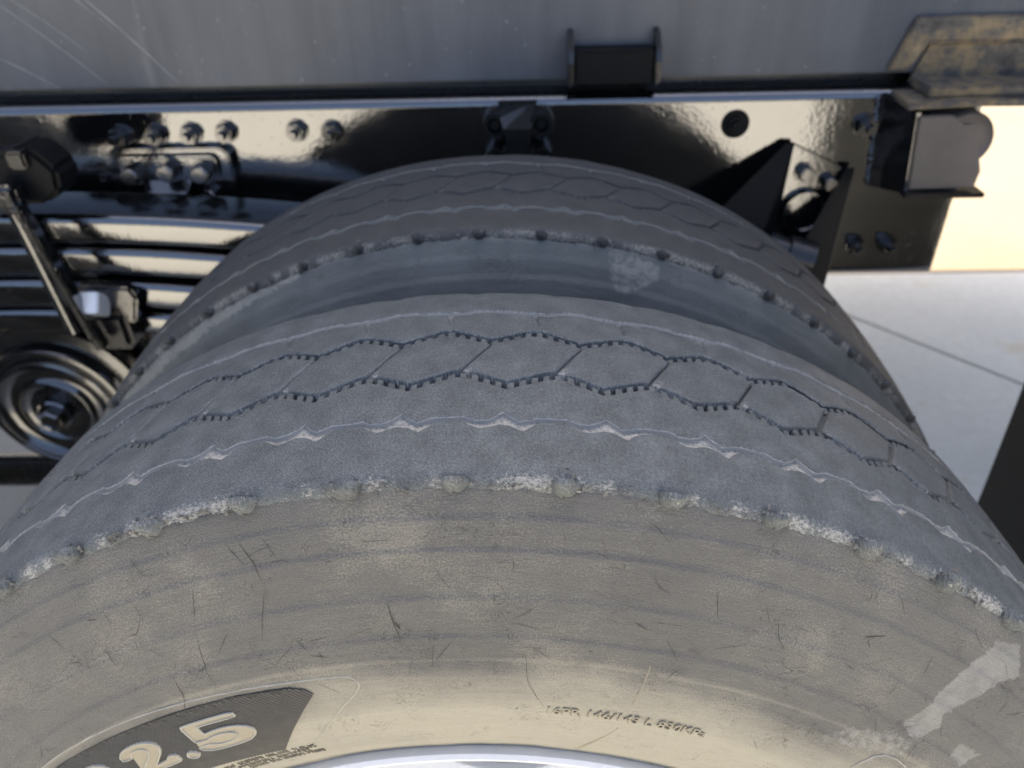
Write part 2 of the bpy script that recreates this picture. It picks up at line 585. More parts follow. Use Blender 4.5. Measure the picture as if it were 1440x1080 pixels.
def per(points, off=0.0):
    u = np.array([p[0] for p in points], float)
    v = np.array([p[1] for p in points], float)
    u2 = np.concatenate([u - 1, u, u + 1])
    v2 = np.concatenate([v, v, v])
    o_ = np.argsort(u2)
    return lambda x: np.interp(np.mod(x - off, 1.0), u2[o_], v2[o_])


def build_tyre(root, N, ph, fine, step, M_T, M_S, hi_detail, seed, scuffs=()):
    dth = 2 * PI / N
    lo_t, hi_t = fine
    base = np.concatenate([np.arange(lo_t, hi_t, step), np.linspace(hi_t, lo_t + 2 * PI, 320, endpoint=False)])
    g4u = per([(0, .0016), (.05, -.0018), (.155, -.0066), (.2, -.0056), (.306, -.0030), (.62, -.0024), (.71, -.0056), (.84, -.0052), (.93, -.0022)])
    g4l = per([(.97, -.0094), (.06, -.0106), (.19, -.0148), (.28, -.0096), (.33, -.0078), (.53, -.0064), (.62, -.0072), (.70, -.0104), (.78, -.0124), (.85, -.0116)])
    zz = per([(0, 0), (.44, .0118), (.56, .0118), (.98, 0)])
    g1w = per([(0, .0), (.03, .0016), (.10, .0022), (.38, .0018), (.45, .0004), (.55, -.0004), (.90, -.001)])

    def jit(th, amp, sc, sd):
        s = th * .515
        return amp * (vnoise(s * sc, sd * 3.1, sd + seed) + .5 * vnoise(s * sc * 2.7, sd * 1.7, sd + 5 + seed))

    E = {}
    E['4l'] = lambda t: -.0531 + g4l((t - ph['g4']) / dth) + jit(t, .00045, 220, 1)
    E['4u'] = lambda t: -.0531 + g4u((t - ph['g4']) / dth) + jit(t, .00035, 260, 2)
    E['3l'] = lambda t: -.0301 + zz((t - ph['g3']) / dth) + jit(t, .00012, 300, 3)
    E['3u'] = lambda t: -.0301 + .0078 + zz((t - ph['g3']) / dth) + jit(t, .00015, 300, 4)
    E['2l'] = lambda t: .0194 + zz((t - ph['g2']) / dth) + jit(t, .00012, 300, 5)
    E['2u'] = lambda t: .0194 + .0074 + zz((t - ph['g2']) / dth) + jit(t, .00015, 300, 6)
    E['1l'] = lambda t: .0605 + g1w((t - ph['g1']) / dth) + jit(t, .0003, 240, 7)
    E['1u'] = lambda t: .0652 + g1w((t - ph['g1']) / dth) + jit(t, .0004, 240, 8)
    cen = {k: (lambda t, k=k: .5 * (E[k + 'l'](t) + E[k + 'u'](t))) for k in '1234'}
    depth = {'1': .0042, '2': .0062, '3': .0062, '4': .0034}
    gd = {'1': .85, '2': .20, '3': .22, '4': .70}
    cw = .50 if hi_detail else .30

    def tread_pos(th, y, d, bumpy=True):
        r = crown(y) - d
        if bumpy:
            s = th * .515
            r = r + .00035 * vnoise(s * 45, y * 45, seed) + .00012 * vnoise(s * 300, y * 300, seed + 1)
        return np.stack([r * np.sin(th), y, r * np.cos(th)], -1)

    def rib(name, lo, hi, nin):
        th = base
        y0, y1 = E[lo + 'u'](th), E[hi + 'l'](th)
        rows = [(cen[lo](th), depth[lo], gd[lo]), (y0 - .0003, depth[lo], gd[lo]), (y0 - .0001, .0016, 1.05 if lo == '4' else .85), (y0 - .00005, .0009, 1.0), (y0 + .0004, .0002, .28), (y0 + .0011, 0, .03)]
        for k in range(1, nin):
            rows.append((y0 + .0011 + (y1 - y0 - .0022) * k / nin, 0, 0))
        rows += [(y1 - .0011, 0, .03), (y1 - .0004, .0002, .22), (y1 + .00005, .0009, gd[hi] * .8), (y1 + .0003, depth[hi], gd[hi]), (cen[hi](th), depth[hi], gd[hi])]
        return rows_mesh(name, th, rows)

    def rows_mesh(name, th, rows, extra=None):
        Y = np.stack([np.broadcast_to(r[0], th.shape) for r in rows], 1)
        D = np.stack([np.broadcast_to(r[1], th.shape) for r in rows], 1).copy()
        A = np.stack([np.broadcast_to(r[2], th.shape) for r in rows], 1).copy()
        T = np.broadcast_to(th[:, None], Y.shape)
        if extra is not None:
            extra(T, Y, D, A)
        gfl = D > .0025
        D = np.where(gfl, D + .0005 * vnoise(T * .515 * 260, Y * 260, seed + 70) + .0004 * vnoise(T * .515 * 700, Y * 700, seed + 71), D)
        V = tread_pos(T, Y, D)
        uv = np.stack([T * .515, Y - D * np.where(Y < 0, 1, -1)], -1)
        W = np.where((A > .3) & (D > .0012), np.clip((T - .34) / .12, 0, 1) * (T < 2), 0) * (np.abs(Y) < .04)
        o = link(name, np_mesh(name, V, grid_faces(len(th), len(rows), True), M_T, uv, {'dust': A, 'wet': W}), root)
        return o

    # rib between outer and centre grooves
    rib('tread_rib', '4', '3', 9)

    # rib between centre and inner grooves, with a short cut from the inner groove at each pitch
    def cuts(T, Y, D, A):
        u = np.mod((T - ph['g2']) / dth, 1.0)
        yy = (Y - .046) / .0155
        line = .52 - .05 * yy
        w = .012 + .022 * np.clip(yy, 0, 1)
        mcut = (np.abs(u - line) < w) & (yy > 0) & (D < .001)
        D[mcut] = .0022
        A[mcut] = .35
    th = base
    y0, y1 = E['2u'](th), E['1l'](th)
    rows = [(cen['2'](th), depth['2'], gd['2']), (y0 - .0003, depth['2'], gd['2']), (y0 - .0001, .0018, .9 * cw), (y0 - .00005, .0009, cw), (y0 + .0004, .0002, .3 * cw), (y0 + .0011, 0, .03)]
    for k in range(1, 14):
        rows.append((y0 + .0011 + (y1 - y0 - .0022) * k / 14, 0, 0))
    rows += [(y1 - .0011, 0, .03), (y1 - .0004, .0002, .22), (y1 + .00005, .0009, .8), (y1 + .0003, depth['1'], gd['1']), (cen['1'](th), depth['1'], gd['1'])]
    rows_mesh('tread_rib', th, rows, cuts)

    # shoulder ribs
    s = th * .515
    y1 = E['4l'](th)
    tear = vnoise(s * 130, 4.4, seed + 20) + .6 * vnoise(s * 420, 1.4, seed + 21)
    tear2 = vnoise(s * 90, 9.4, seed + 22) + .6 * vnoise(s * 500, 2.4, seed + 23)
    crust = np.clip(.50 + .34 * vnoise(s * 38, 7.7, seed + 24) + .25 * vnoise(s * 110, 5.1, seed + 25) + .22 * tear, .12, .64)
    ye = -.1005
    rows = [(ye - .0010, .0165, .2), (ye - .0034 + .0006 * tear, .0105 + .0010 * tear2, .55 * crust), (ye - .0026 + .0008 * tear2, .0068 + .0012 * tear, .85 * crust),
            (ye - .0008 + .0006 * tear, .0036 + .0010 * tear2, 1.0 * crust), (ye + .0016 + .0004 * tear, .0012 + .0004 * tear2, .62 * crust), (ye + .0042, .0003, .2 * crust), (ye + .008, 0, .05)]
    for k in range(1, 10):
        rows.append((ye + .008 + (y1 - .0011 - ye - .008) * k / 10, 0, 0))
    rows += [(y1 - .0011, 0, .05), (y1 - .0004, .0002, .3), (y1 + .00005, .0009, gd['4'] * .8), (y1 + .0003, depth['4'], gd['4']), (cen['4'](th), depth['4'], gd['4'])]
    rows_mesh('shoulder_rib', th, rows)
    y0 = E['1u'](th)
    rows = [(cen['1'](th), depth['1'], gd['1']), (y0 - .0003, depth['1'], gd['1']), (y0 - .00005, .0009, gd['1'] * .95), (y0 + .0004, .0002, .3), (y0 + .0011, 0, .05)]
    ye = .1005
    sc_e = .0030 * (np.abs(np.mod((th - ph['g1']) / dth, 1.0) - .5) * 2) ** 4 + jit(th, .0005, 160, 12) + np.where(np.abs(np.mod((th - ph['g1']) / dth, 1.0) - .5) > .47, .0025, 0)
    for k in range(1, 8):
        rows.append((y0 + .0011 + (ye - .006 - y0 - .0011) * k / 8, 0, 0))
    rows += [(ye - .006, .0002, .02), (ye - .002 - sc_e, .0010, .12), (ye + .0004 - sc_e, .0034, .25), (ye + .0026 - sc_e, .0075, .2), (ye + .001, .0165, .1)]
    rows_mesh('shoulder_rib', th, rows)

    # centre rib: hexagonal blocks parted by slanted cuts
    for k in range(N):
        tc = ph['g2'] + dth * (k - N // 2)
        near = lo_t - .1 < tc < hi_t + .1
        ns, nt = (40, 12) if (near and hi_detail) else (14, 5)

        def sipe(j):
            tt = ph['g2'] + dth * (j - N // 2)
            tb = ph['g3'] - .5 * dth + dth * (j - N // 2)
            tb = tb - dth * round((tb - tt + .034) / dth)
            return tb, tt
        (bl, tl), (br, tr) = sipe(k), sipe(k + 1)

        def hw(t):
            return (.0007 + .0013 * float(np.clip((t - .34) / .15, 0, 1)) * (t < 1.5)) / .515
        hl, hr = hw(tl), hw(tr)
        s_in = np.linspace(0, 1, ns)
        e1, e2 = .0006 / .515 / dth, .0012 / .515 / dth
        scol = np.concatenate([[0, 0], [0], e1 + e2 + s_in * (1 - 2 * (e1 + e2)), [1], [1, 1]])
        sext = np.zeros(len(scol))
        sext[0], sext[1], sext[2] = -hl, -.0002, 0
        sext[-1], sext[-2], sext[-3] = hr, .0002, 0
        sd = np.zeros(len(scol))
        sd[[0, 1, -1, -2]] = .0038
        sd[[2, -3]] = .0008
        tin = np.linspace(0, 1, nt)
        trow = np.concatenate([[0, 0, 0, .012], .03 + tin * .94, [.988, 1, 1, 1]])
        td = np.zeros(len(trow))
        td[[0, 1, -1, -2]] = .0062
        td[[2, -3]] = .0009
        td[[3, -4]] = .0002
        thb = bl + hl + (br - bl - hl - hr) * scol + sext
        tht = tl + hl + (tr - tl - hl - hr) * scol + sext
        yb, yt = E['3u'](thb), E['2l'](tht)
        kink = np.zeros_like(trow)
        TH = thb[:, None] + (tht - thb)[:, None] * trow[None, :]
        YY = yb[:, None] + (yt - yb)[:, None] * trow[None, :]
        YY[:, 0] = cen['3'](thb)
        YY[:, 1] -= .0003
        YY[:, -2] += .0003
        YY[:, -1] = cen['2'](tht)
        DD = np.maximum(sd[:, None], td[None, :])
        AA = np.where(DD > .003, .22, np.where(DD > .0005, .72 * cw, 0.0))
        AA[:3, :] = np.minimum(AA[:3, :], .15)
        AA[-3:, :] = np.minimum(AA[-3:, :], .15)
        # dusty chamfer where the cut meets the lower groove
        cham = np.clip(1 - np.abs(scol[:, None] - .06) / .10, 0, 1) * np.clip(1 - trow[None, :] / .30, 0, 1)
        DD = DD + .0016 * cham * (DD < .002)
        AA = np.maximum(AA, .72 * cham)
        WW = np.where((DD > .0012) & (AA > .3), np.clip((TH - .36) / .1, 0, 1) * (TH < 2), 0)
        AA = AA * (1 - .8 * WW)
        V = tread_pos(TH, YY, DD)
        uv = np.stack([TH * .515, YY], -1)
        link('tread_block', np_mesh('tread_block', V, grid_faces(len(scol), len(trow)), M_T, uv, {'dust': AA, 'wet': WW}), root)

    # little tie bars bridging the two zigzag grooves
    for g, phg in (('3', ph['g3']), ('2', ph['g2'])):
        Vs, Fs, As, Us = [], [], [], []
        nb = 8
        c0 = 0
        for k in range(N * nb):
            t0 = phg + dth * (k / nb) + dth * .03
            t0 = (t0 + PI) % (2 * PI) - PI
            if not (lo_t < t0 < hi_t):
                continue
            hl_ = .0022 / .515 + random.uniform(-.0003, .0003)
            dtop = random.uniform(.0014, .0026)
            tilt = random.uniform(-.0003, .0006)
            tq = np.array([t0 - hl_, t0 - hl_, t0 - hl_ * .8, t0 + hl_ * .8, t0 + hl_, t0 + hl_])
            dq = np.array([.0064, dtop + .0006, dtop, dtop, dtop + .0006, .0064])
            ya, yb_ = E[g + 'l'](tq) - .0004, E[g + 'u'](tq) - .0007
            P_ = []
            for yy_, dd in ((ya, dq + tilt), (yb_, dq), (yb_, np.full(6, .0066))):
                P_.append(tread_pos(tq, yy_, dd, False))
            V = np.stack(P_, 1).reshape(-1, 3)
            Vs.append(V)
            Us.append(np.stack([np.repeat(tq, 3) * .515, np.stack([ya, yb_, yb_], 1).ravel()], -1))
            As.append(np.full(18, .05 + .22 * random.random()))
            Fs.append(grid_faces(6, 3) + c0)
            c0 += 18
        V = np.concatenate(Vs)
        A = np.concatenate(As)
        o = link('groove_tie_bars', np_mesh('groove_tie_bars', V, np.concatenate(Fs), M_T, np.concatenate(Us), {'dust': A, 'wet': A * 0}, smooth=False), root)
        o['kind'] = 'stuff'

    # casing with the two side walls
    ths = np.concatenate([np.arange(lo_t, hi_t, .0028 if hi_detail else .006), np.linspace(hi_t, lo_t + 2 * PI, 240, endpoint=False)])
    Rr = np.concatenate([np.arange(.2905, .5055, .0013 if hi_detail else .0022)])
    yo = side_y(Rr)
    yc = np.linspace(-.097, .097, 14)
    rc = crown(yc) - .0078
    Rn = Rr[::4][::-1]
    prR = np.concatenate([Rr, [.508], rc, [.508], Rn])
    prY = np.concatenate([yo, [-.1005], yc, [.1005], -smooth_interp(Rn)])
    T, Rg = np.meshgrid(ths, prR, indexing='ij')
    Yg = np.broadcast_to(prY[None], T.shape).copy()
    s_ = T * .42
    wob = .0004 * vnoise(s_ * 25, Rg * 40, seed + 40) + .00018 * vnoise(s_ * 70, Rg * 600, seed + 41) + .0001 * vnoise(s_ * 700, Rg * 900, seed + 42)
    outb = np.arange(len(prR)) < len(Rr)
    Yg = Yg + wob * outb[None]
    V = np.stack([Rg * np.sin(T), Yg, Rg * np.cos(T)], -1)
    # road dust on lower wall and ledges; the ramp also paints bounced light
    dust = np.clip((.428 - Rg) / .070, 0, 1) * .98 + .02
    dust = dust + .07 * vnoise(s_ * 9, Rg * 22, seed + 43) + .10 * vnoise(s_ * 3, Rg * 160, seed + 44)
    for r0, h in STEPS:
        dust = dust + .10 * np.exp(-((Rg - r0 - .0006) / .0012) ** 2) + .10 * np.exp(-np.clip(Rg - r0, 0, 1) / .004) * (Rg > r0)
    dust = dust * outb[None]
    scuff = np.zeros_like(T)
    for poly, amt in scuffs:
        pth = np.array([p[0] for p in poly])
        pR = np.array([p[1] for p in poly])
        sel = (T > pth.min() - .03) & (T < pth.max() + .03) & outb[None]
        idx = np.where(sel)
        pt, pr_ = T[idx] * .45, Rg[idx]
        ins = np.zeros(len(pt), bool)
        dmin = np.full(len(pt), 9.)
        n_ = len(poly)
        for a in range(n_):
            x1, y1_, x2, y2_ = pth[a] * .45, pR[a], pth[(a + 1) % n_] * .45, pR[(a + 1) % n_]
            cnd = ((y1_ > pr_) != (y2_ > pr_)) & (pt < (x2 - x1) * (pr_ - y1_) / (y2_ - y1_ + 1e-12) + x1)
            ins ^= cnd
            L2 = (x2 - x1) ** 2 + (y2_ - y1_) ** 2 + 1e-12
            q = np.clip(((pt - x1) * (x2 - x1) + (pr_ - y1_) * (y2_ - y1_)) / L2, 0, 1)
            dmin = np.minimum(dmin, np.hypot(pt - x1 - q * (x2 - x1), pr_ - y1_ - q * (y2_ - y1_)))
        sdv = np.where(ins, dmin, -dmin)
        val = np.clip(.5 + sdv / .012, 0, 1) * amt
        cur = scuff[idx]
        scuff[idx] = np.maximum(cur, val)
    uv = np.stack([T * .42, Rg + 0 * T], -1)
    link('sidewall', np_mesh('sidewall', V, grid_faces(len(ths), len(prR), True), M_S, uv, {'dust': dust, 'scuff': scuff}), root)

    # rubber lugs on the shoulder
    meshes = []
    for q in range(5):
        V = []
        nu, nv = 22, 9
        for a in range(nu):
            for b in range(nv):
                ph_ = a / nu * 2 * PI
                la = b / (nv - 1) * PI / 2
                nx_, ny_, nz_ = math.cos(ph_) * math.cos(la), -math.sin(la), math.sin(ph_) * math.cos(la)
                jn = 1 + .12 * math.sin(3 * ph_ + q * 2) * math.cos(la) + random.uniform(-.05, .05)
                V.append((nx_ * .0080 * jn, ny_ * .0070 * (1 + random.uniform(-.06, .06)), nz_ * (.0115 if nz_ > 0 else .0072) * jn))
        V = np.array(V)
        nzv = vnoise(V[:, 0] * 700, V[:, 2] * 700, q + seed) + .6 * vnoise(V[:, 0] * 1500, V[:, 2] * 1500, q + 7)
        dl = np.clip((V[:, 2] - .002) / .005, 0, 1) * .36 + .24 * nzv - .10
        V[:, 1] += .0005 * nzv
        V[:, 2] += .0004 * np.roll(nzv, 3)
        V[:, 0] += .0003 * np.roll(nzv, 7)
        uvl = np.stack([V[:, 0] + q * .1, V[:, 2]], -1)
        meshes.append(np_mesh('lug', V, grid_faces(nu, nv, True)[:, ::-1], M_T, uvl, {'dust': dl, 'wet': dl * 0}))
    for k in range(N):
        t = ph['lug'] + dth * (k - N // 2)
        t = (t + PI) % (2 * PI) - PI
        if not (lo_t < t < hi_t):
            continue
        o = link('lug', meshes[random.randrange(5)], root)
        R0 = .5080
        o.matrix_local = Matrix.Translation((R0 * math.sin(t), -.1000, R0 * math.cos(t))) @ Matrix.Rotation(t, 4, 'Y') @ Matrix.Rotation(math.radians(38), 4, 'X') @ Matrix.Scale(1.0 if hi_detail else .72, 4) @ Matrix.Diagonal(
            (random.uniform(.9, 1.1), random.uniform(.9, 1.15), random.uniform(.9, 1.1), 1))

    # crumbs of torn, dusty rubber hanging along the shoulder edge
    Vs, Fs, c0 = [], [], 0
    tk = np.arange(lo_t, hi_t, .00075 if hi_detail else .002)
    dens = vnoise(tk * .515 * 26, 3.3, seed + 50) + .8 * vnoise(tk * .515 * 75, 8.3, seed + 51)
    for t, dn in zip(tk, dens):
        u = abs(((t - ph['lug']) / dth + .5) % 1.0 - .5)
        pr_ = .04 + .55 * dn + (.55 if .11 < u < .17 else 0)
        if random.random() > pr_:
            continue
        tt = t + random.uniform(-.001, .001)
        ar = random.gauss(0, 1)
        arch = .0085 * max(0, 1 - (u / .15) ** 2)
        R0 = .5075 + arch * .9 + ar * .0016
        y0_ = -.1035 + arch * .55 + random.gauss(0, .0008)
        sz = random.uniform(.0005, .0015)
        c = np.array([R0 * math.sin(tt), y0_, R0 * math.cos(tt)])
        pts = c + rng.normal(0, 1, (6, 3)) * np.array([sz, sz * .8, sz * .9]) * .75
        Vs.append(pts)
        Fs.append(np.array([[0, 1, 2], [0, 2, 3], [0, 3, 4], [0, 4, 1], [5, 2, 1], [5, 3, 2], [5, 4, 3], [5, 1, 4]]) + c0)
        c0 += 6
    o = link('rubber_crumbs', np_mesh('rubber_crumbs', np.concatenate(Vs), np.concatenate(Fs), M_CRUST, smooth=False), root)
    o['kind'] = 'stuff'


def rim(root):
    pr = [(.240, .055), (.250, .040), (.262, -.02), (.268, -.070), (.276, -.098), (.284, -.108), (.2905, -.1120), (.2945, -.1165), (.2968, -.1215), (.2965, -.1262),
          (.2940, -.1285), (.2905, -.1275), (.2880, -.1235), (.284, -.1195), (.276, -.1160), (.265, -.1080), (.258, -.090), (.252, -.05), (.245, .0), (.236, .05)]
    lathe_y('rim', pr[::-1], (0, 0, 0), M_RIM, root, 160)
    lathe_y('wheel_disc', [(.245, .048), (.20, .052), (.165, .075), (.14, .085), (.11, .086), (.11, .096), (.15, .094), (.21, .066), (.246, .062)], (0, 0, 0), M_RIM, root, 96)


OUT = thing('truck_wheel', 'dusty worn truck tyre with beige sidewall marked 22.5, outer of the dual pair', 'wheel', 'wheels of the rear bogie')
scuff_main = [(.6607, .4945), (.6971, .4996), (.7289, .4865), (.7084, .4761), (.6977, .4624), (.6759, .4445), (.6899, .4362), (.6825, .4239), (.6596, .4227), (.6367, .4266), (.6449, .4422), (.644, .4546), (.6472, .4739), (.6548, .4817)]
scuff_low = [(.56, .412), (.64, .425), (.69, .423), (.70, .405), (.66, .395), (.58, .390), (.52, .388)]
scuff_r = [(.74, .438), (.80, .440), (.80, .420), (.75, .420)]
build_tyre(OUT, 56, dict(g4=.0375, g3=.0397, g2=.0181, g1=-.012, lug=-.0106), (-1.15, 1.15), .0013, M_TREAD, M_SIDE, True, 3,
           [(scuff_main, 1.0), (scuff_low, .5), (scuff_r, .62)])
rim(OUT)

INN = thing('truck_wheel', 'darker grey truck tyre standing behind the outer one, beside the black frame rail', 'wheel', 'wheels of the rear bogie', (0, .316, 0))
scuff_in = [(.19, .505), (.235, .507), (.30, .506), (.31, .49), (.285, .478), (.26, .47), (.22, .468), (.205, .485)]
scuff_inl = [(-.55, .508), (-.33, .508), (-.34, .498), (-.48, .494), (-.62, .492), (-.95, .49), (-.95, .508)]
build_tyre(INN, 60, dict(g4=.02, g3=.05, g2=.03, g1=.0, lug=-.0205), (-1.25, 1.25), .0030, M_TREAD2, M_SIDE2, False, 9, [(scuff_in, .55), (scuff_inl, .62)])
rim(INN)


# front wheels of the same bogie (they show as reflections in the rail)
def copy_wheel(src, loc, label):
    r = src.copy()
    COL.objects.link(r)
    r.location = loc
    r['label'] = label
    for ch in list(src.children):
        if ch.name.split('.')[0] in ('sidewall', 'shoulder_rib', 'tread_rib', 'rim', 'wheel_disc'):
            c = ch.copy()
            COL.objects.link(c)
            c.parent = r
    return r


copy_wheel(INN, (-1.37, 0.012, 0), 'outer truck tyre of the forward axle, across the hub cap from the worn one')
copy_wheel(INN, (-1.37, .328, 0), 'inner truck tyre of the forward axle, behind its outer twin')


# ------------------------------------------------------------------ lettering on the outer tyre
def warp(me_pts, scale, th0, R0, h0, sx=1.0):
    """text plane (x right, y up, z out) onto the sidewall: x->theta, y->R"""
    p = np.asarray(me_pts)
    return on_side(th0 + p[:, 0] * scale * sx / R0, R0 + p[:, 1] * scale, h0 + p[:, 2])


def text_mesh(body, extrude, bevel=0.0, offset=0.0):
    cu = bpy.data.curves.new('lettering', 'FONT')
    cu.body = body
    cu.extrude = extrude
    cu.bevel_depth = bevel
    cu.offset = offset
    cu.resolution_u = 3
    o = bpy.data.objects.new('tmp', cu)
    COL.objects.link(o)
    dg = bpy.context.evaluated_depsgraph_get()
    me = o.evaluated_get(dg).to_mesh()
    V = np.array([v.co[:] for v in me.vertices])
    F = [tuple(p.vertices) for p in me.polygons]
    o.evaluated_get(dg).to_mesh_clear()
    bpy.data.objects.remove(o)
    bpy.data.curves.remove(cu)
    return V, F


def worn_glyphs(words):
    """raised strokes of lettering too worn and small to be read"""
    V, F, x = [], [], 0.0
    for n_ in words:
        for _ in range(n_):
            st = [(x, 0, x + .10, .7)] if random.random() < .8 else [(x + .2, 0, x + .3, .7)]
            for yb in random.sample((0.0, .3, .6), random.choice((1, 2, 2, 3))):
                st.append((x, yb, x + .42, yb + .1))
            if random.random() < .5:
                st.append((x + .34, random.choice((0, .3)), x + .44, .7))
            for x0, y0, x1, y1 in st:
                k = len(V)
                V += [(a, b, c) for c in (0, 1) for a, b in ((x0, y0), (x1, y0), (x1, y1), (x0, y1))]
                F += [(k + 4, k + 5, k + 6, k + 7), (k, k + 1, k + 5, k + 4), (k + 1, k + 2, k + 6, k + 5), (k + 2, k + 3, k + 7, k + 6), (k + 3, k, k + 4, k + 7)]
            x += .62
        x += .5
    return np.array(V, float), F


def poly_mesh(name, V, F, mat, parent, smooth=False):
    me = bpy.data.meshes.new(name)
    me.from_pydata([tuple(v) for v in V], [], F)
    me.materials.append(mat)
    me.polygons.foreach_set('use_smooth', [smooth] * len(me.polygons))
    return link(name, me, parent)


panel_pts = [(-.90, .4035), (-.7519, .4030), (-.6495, .4016), (-.489, .4000), (-.3556, .3998), (-.268, .3975), (-.247, .3945), (-.2385, .3898), (-.3653, .3391), (-.4601, .3412), (-.5413, .3436), (-.70, .3445), (-.90, .3450)]


def inside(x, y, poly):
    c = False
    n = len(poly)
    for a in range(n):
        (x1, y1), (x2, y2) = poly[a], poly[(a + 1) % n]
        if (y1 > y) != (y2 > y) and x < (x2 - x1) * (y - y1) / (y2 - y1) + x1:
            c = not c
    return c


# hatched field: one thin skin plus raised diagonal ridges
V, F = [], []
nt_, nr_ = 200, 36
tt = np.linspace(-.90, -.235, nt_)
up_i = lambda t: np.interp(t, [p[0] for p in panel_pts[:8]], [p[1] for p in panel_pts[:8]])
lw = [(-.90, .3450), (-.70, .3445), (-.5413, .3436), (-.4601, .3412), (-.3653, .3391), (-.2385, .3898)]
lo_i = lambda t: np.interp(t, [p[0] for p in lw], [p[1] for p in lw])
Tg = np.repeat(tt[:, None], nr_, 1)
fr = np.linspace(0, 1, nr_)[None, :]
Rg = lo_i(tt)[:, None] * (1 - fr) + up_i(tt)[:, None] * fr
hatch = link('hatched_panel', np_mesh('hatched_panel', on_side(Tg, Rg, .00075), grid_faces(nt_, nr_), M_HATCH), OUT)
hatch['label'] = 'dark hatched field behind the raised figures'
Vs, Fs, c0 = [], [], 0
pitch = .0021
d_ = np.array([math.cos(math.radians(-52)), math.sin(math.radians(-52))])
nrm_ = np.array([-d_[1], d_[0]])
pp = np.array([(a * .375, b) for a, b in panel_pts])
poly_m = [tuple(p) for p in pp]
prj = pp @ nrm_
for off in np.arange(prj.min(), prj.max(), pitch):
    # clip the line to the panel polygon
    hits = []
    n = len(pp)
    for a in range(n):
        p, q = pp[a], pp[(a + 1) % n]
        da, db = p @ nrm_ - off, q @ nrm_ - off
        if da * db < 0:
            x = p + (q - p) * da / (da - db)
            hits.append(x @ d_)
    hits.sort()
    for s0, s1 in zip(hits[::2], hits[1::2]):
        # the upper rim of the field is worn: ridges start at uneven places
        s0 = s0 + max(0, random.gauss(.0022, .0020)) * (1 if off < prj.max() * .95 else 0)
        if s1 - s0 < .002:
            continue
        ss = np.linspace(s0, s1, 9)
        P_ = off * nrm_[None] + ss[:, None] * d_[None]
        w = pitch * .26
        A_ = P_ - nrm_ * w
        B_ = P_ + nrm_ * w
        q1 = on_side(A_[:, 0] / .375, A_[:, 1], .0007)
        q2 = on_side(P_[:, 0] / .375, P_[:, 1], .00135)
        q3 = on_side(B_[:, 0] / .375, B_[:, 1], .0007)
        Vs.append(np.stack([q1, q2, q3], 1).reshape(-1, 3))
        Fs.append(grid_faces(9, 3) + c0)
        c0 += 27
o = link('hatch_ridges', np_mesh('hatch_ridges', np.concatenate(Vs), np.concatenate(Fs), M_HTOP, smooth=False), hatch)
o['kind'] = 'stuff'

FIVE = [(.10, 1.0), (.84, 1.0), (.84, .86), (.28, .86), (.28, .58), (.42, .63), (.58, .63), (.74, .59), (.86, .50), (.90, .34), (.86, .18), (.74, .05), (.54, 0), (.30, 0), (.14, .04), (.04, .14), (.02, .25),
        (.24, .27), (.28, .20), (.36, .16), (.50, .15), (.60, .20), (.65, .30), (.65, .38), (.60, .44), (.50, .47), (.38, .47), (.30, .44), (.26, .40), (.08, .42)]
TWO = [(.04, .70), (.26, .67), (.29, .78), (.36, .84), (.48, .85), (.58, .81), (.62, .72), (.60, .62), (.52, .52), (.04, .14), (.04, 0), (.88, 0), (.92, .28), (.74, .28), (.71, .17), (.40, .17), (.62, .36),
       (.78, .52), (.85, .68), (.83, .84), (.74, .95), (.58, 1.0), (.36, 1.0), (.18, .95), (.08, .85)]
DOT = [(.12 * math.cos(a), .12 + .12 * math.sin(a)) for a in np.linspace(0, 2 * PI, 20, endpoint=False)]


def figure(name, outline, th0, R0, H, Wd):
    pl = []
    n = len(outline)
    for a in range(n):                      # subdivide so that it follows the wall
        p, q = np.array(outline[a]), np.array(outline[(a + 1) % n])
        L = np.linalg.norm(q - p)
        k = max(1, int(L / .08))
        for b in range(k):
            pl.append(p + (q - p) * b / k)
    pl = np.array(pl)
    # slightly rounded corners
    pl = .12 * np.roll(pl, 1, 0) + .76 * pl + .12 * np.roll(pl, -1, 0)
    th = th0 + pl[:, 0] * Wd / R0
    R = R0 + pl[:, 1] * H
    bm = bmesh.new()
    top = [bm.verts.new(p) for p in on_side(th, R, .0016)]
    bot = [bm.verts.new(p) for p in on_side(th, R, .0002)]
    k = len(top)
    f = bm.faces.new(top)
    for a in range(k):
        bm.faces.new((bot[a], bot[(a + 1) % k], top[(a + 1) % k], top[a]))
    bmesh.ops.triangulate(bm, faces=[f])
    fo = bm_obj(name, bm, M_LETTER, hatch)
    # raised welt round the figure
    c = np.stack([th, R], -1)
    d = np.roll(c, -1, 0) - np.roll(c, 1, 0)
    d[:, 0] *= R0
    d /= np.linalg.norm(d, axis=1)[:, None] + 1e-9
    nn = np.stack([d[:, 1] / R0, -d[:, 0]], -1)
    secs = []
    for w, h in ((-.00055, .0014), (-.0002, .0024), (.0003, .0024), (.0007, .0006)):
        q = c + nn * w
        secs.append(on_side(q[:, 0], q[:, 1], h))
    V = np.stack(secs, 1).reshape(-1, 3)
    return link('welt', np_mesh('welt', V, grid_faces(k, 4, True), M_LETTER_EDGE), hatch)


figure('figure_five', FIVE, -.4915, .3610, .0285, .0500)
figure('figure_point', DOT, -.5118, .3600, .0285, .0330)
figure('figure_two', TWO, -.6350, .3625, .0272, .0385)
figure('figure_two', TWO, -.7600, .3640, .0272, .0385)

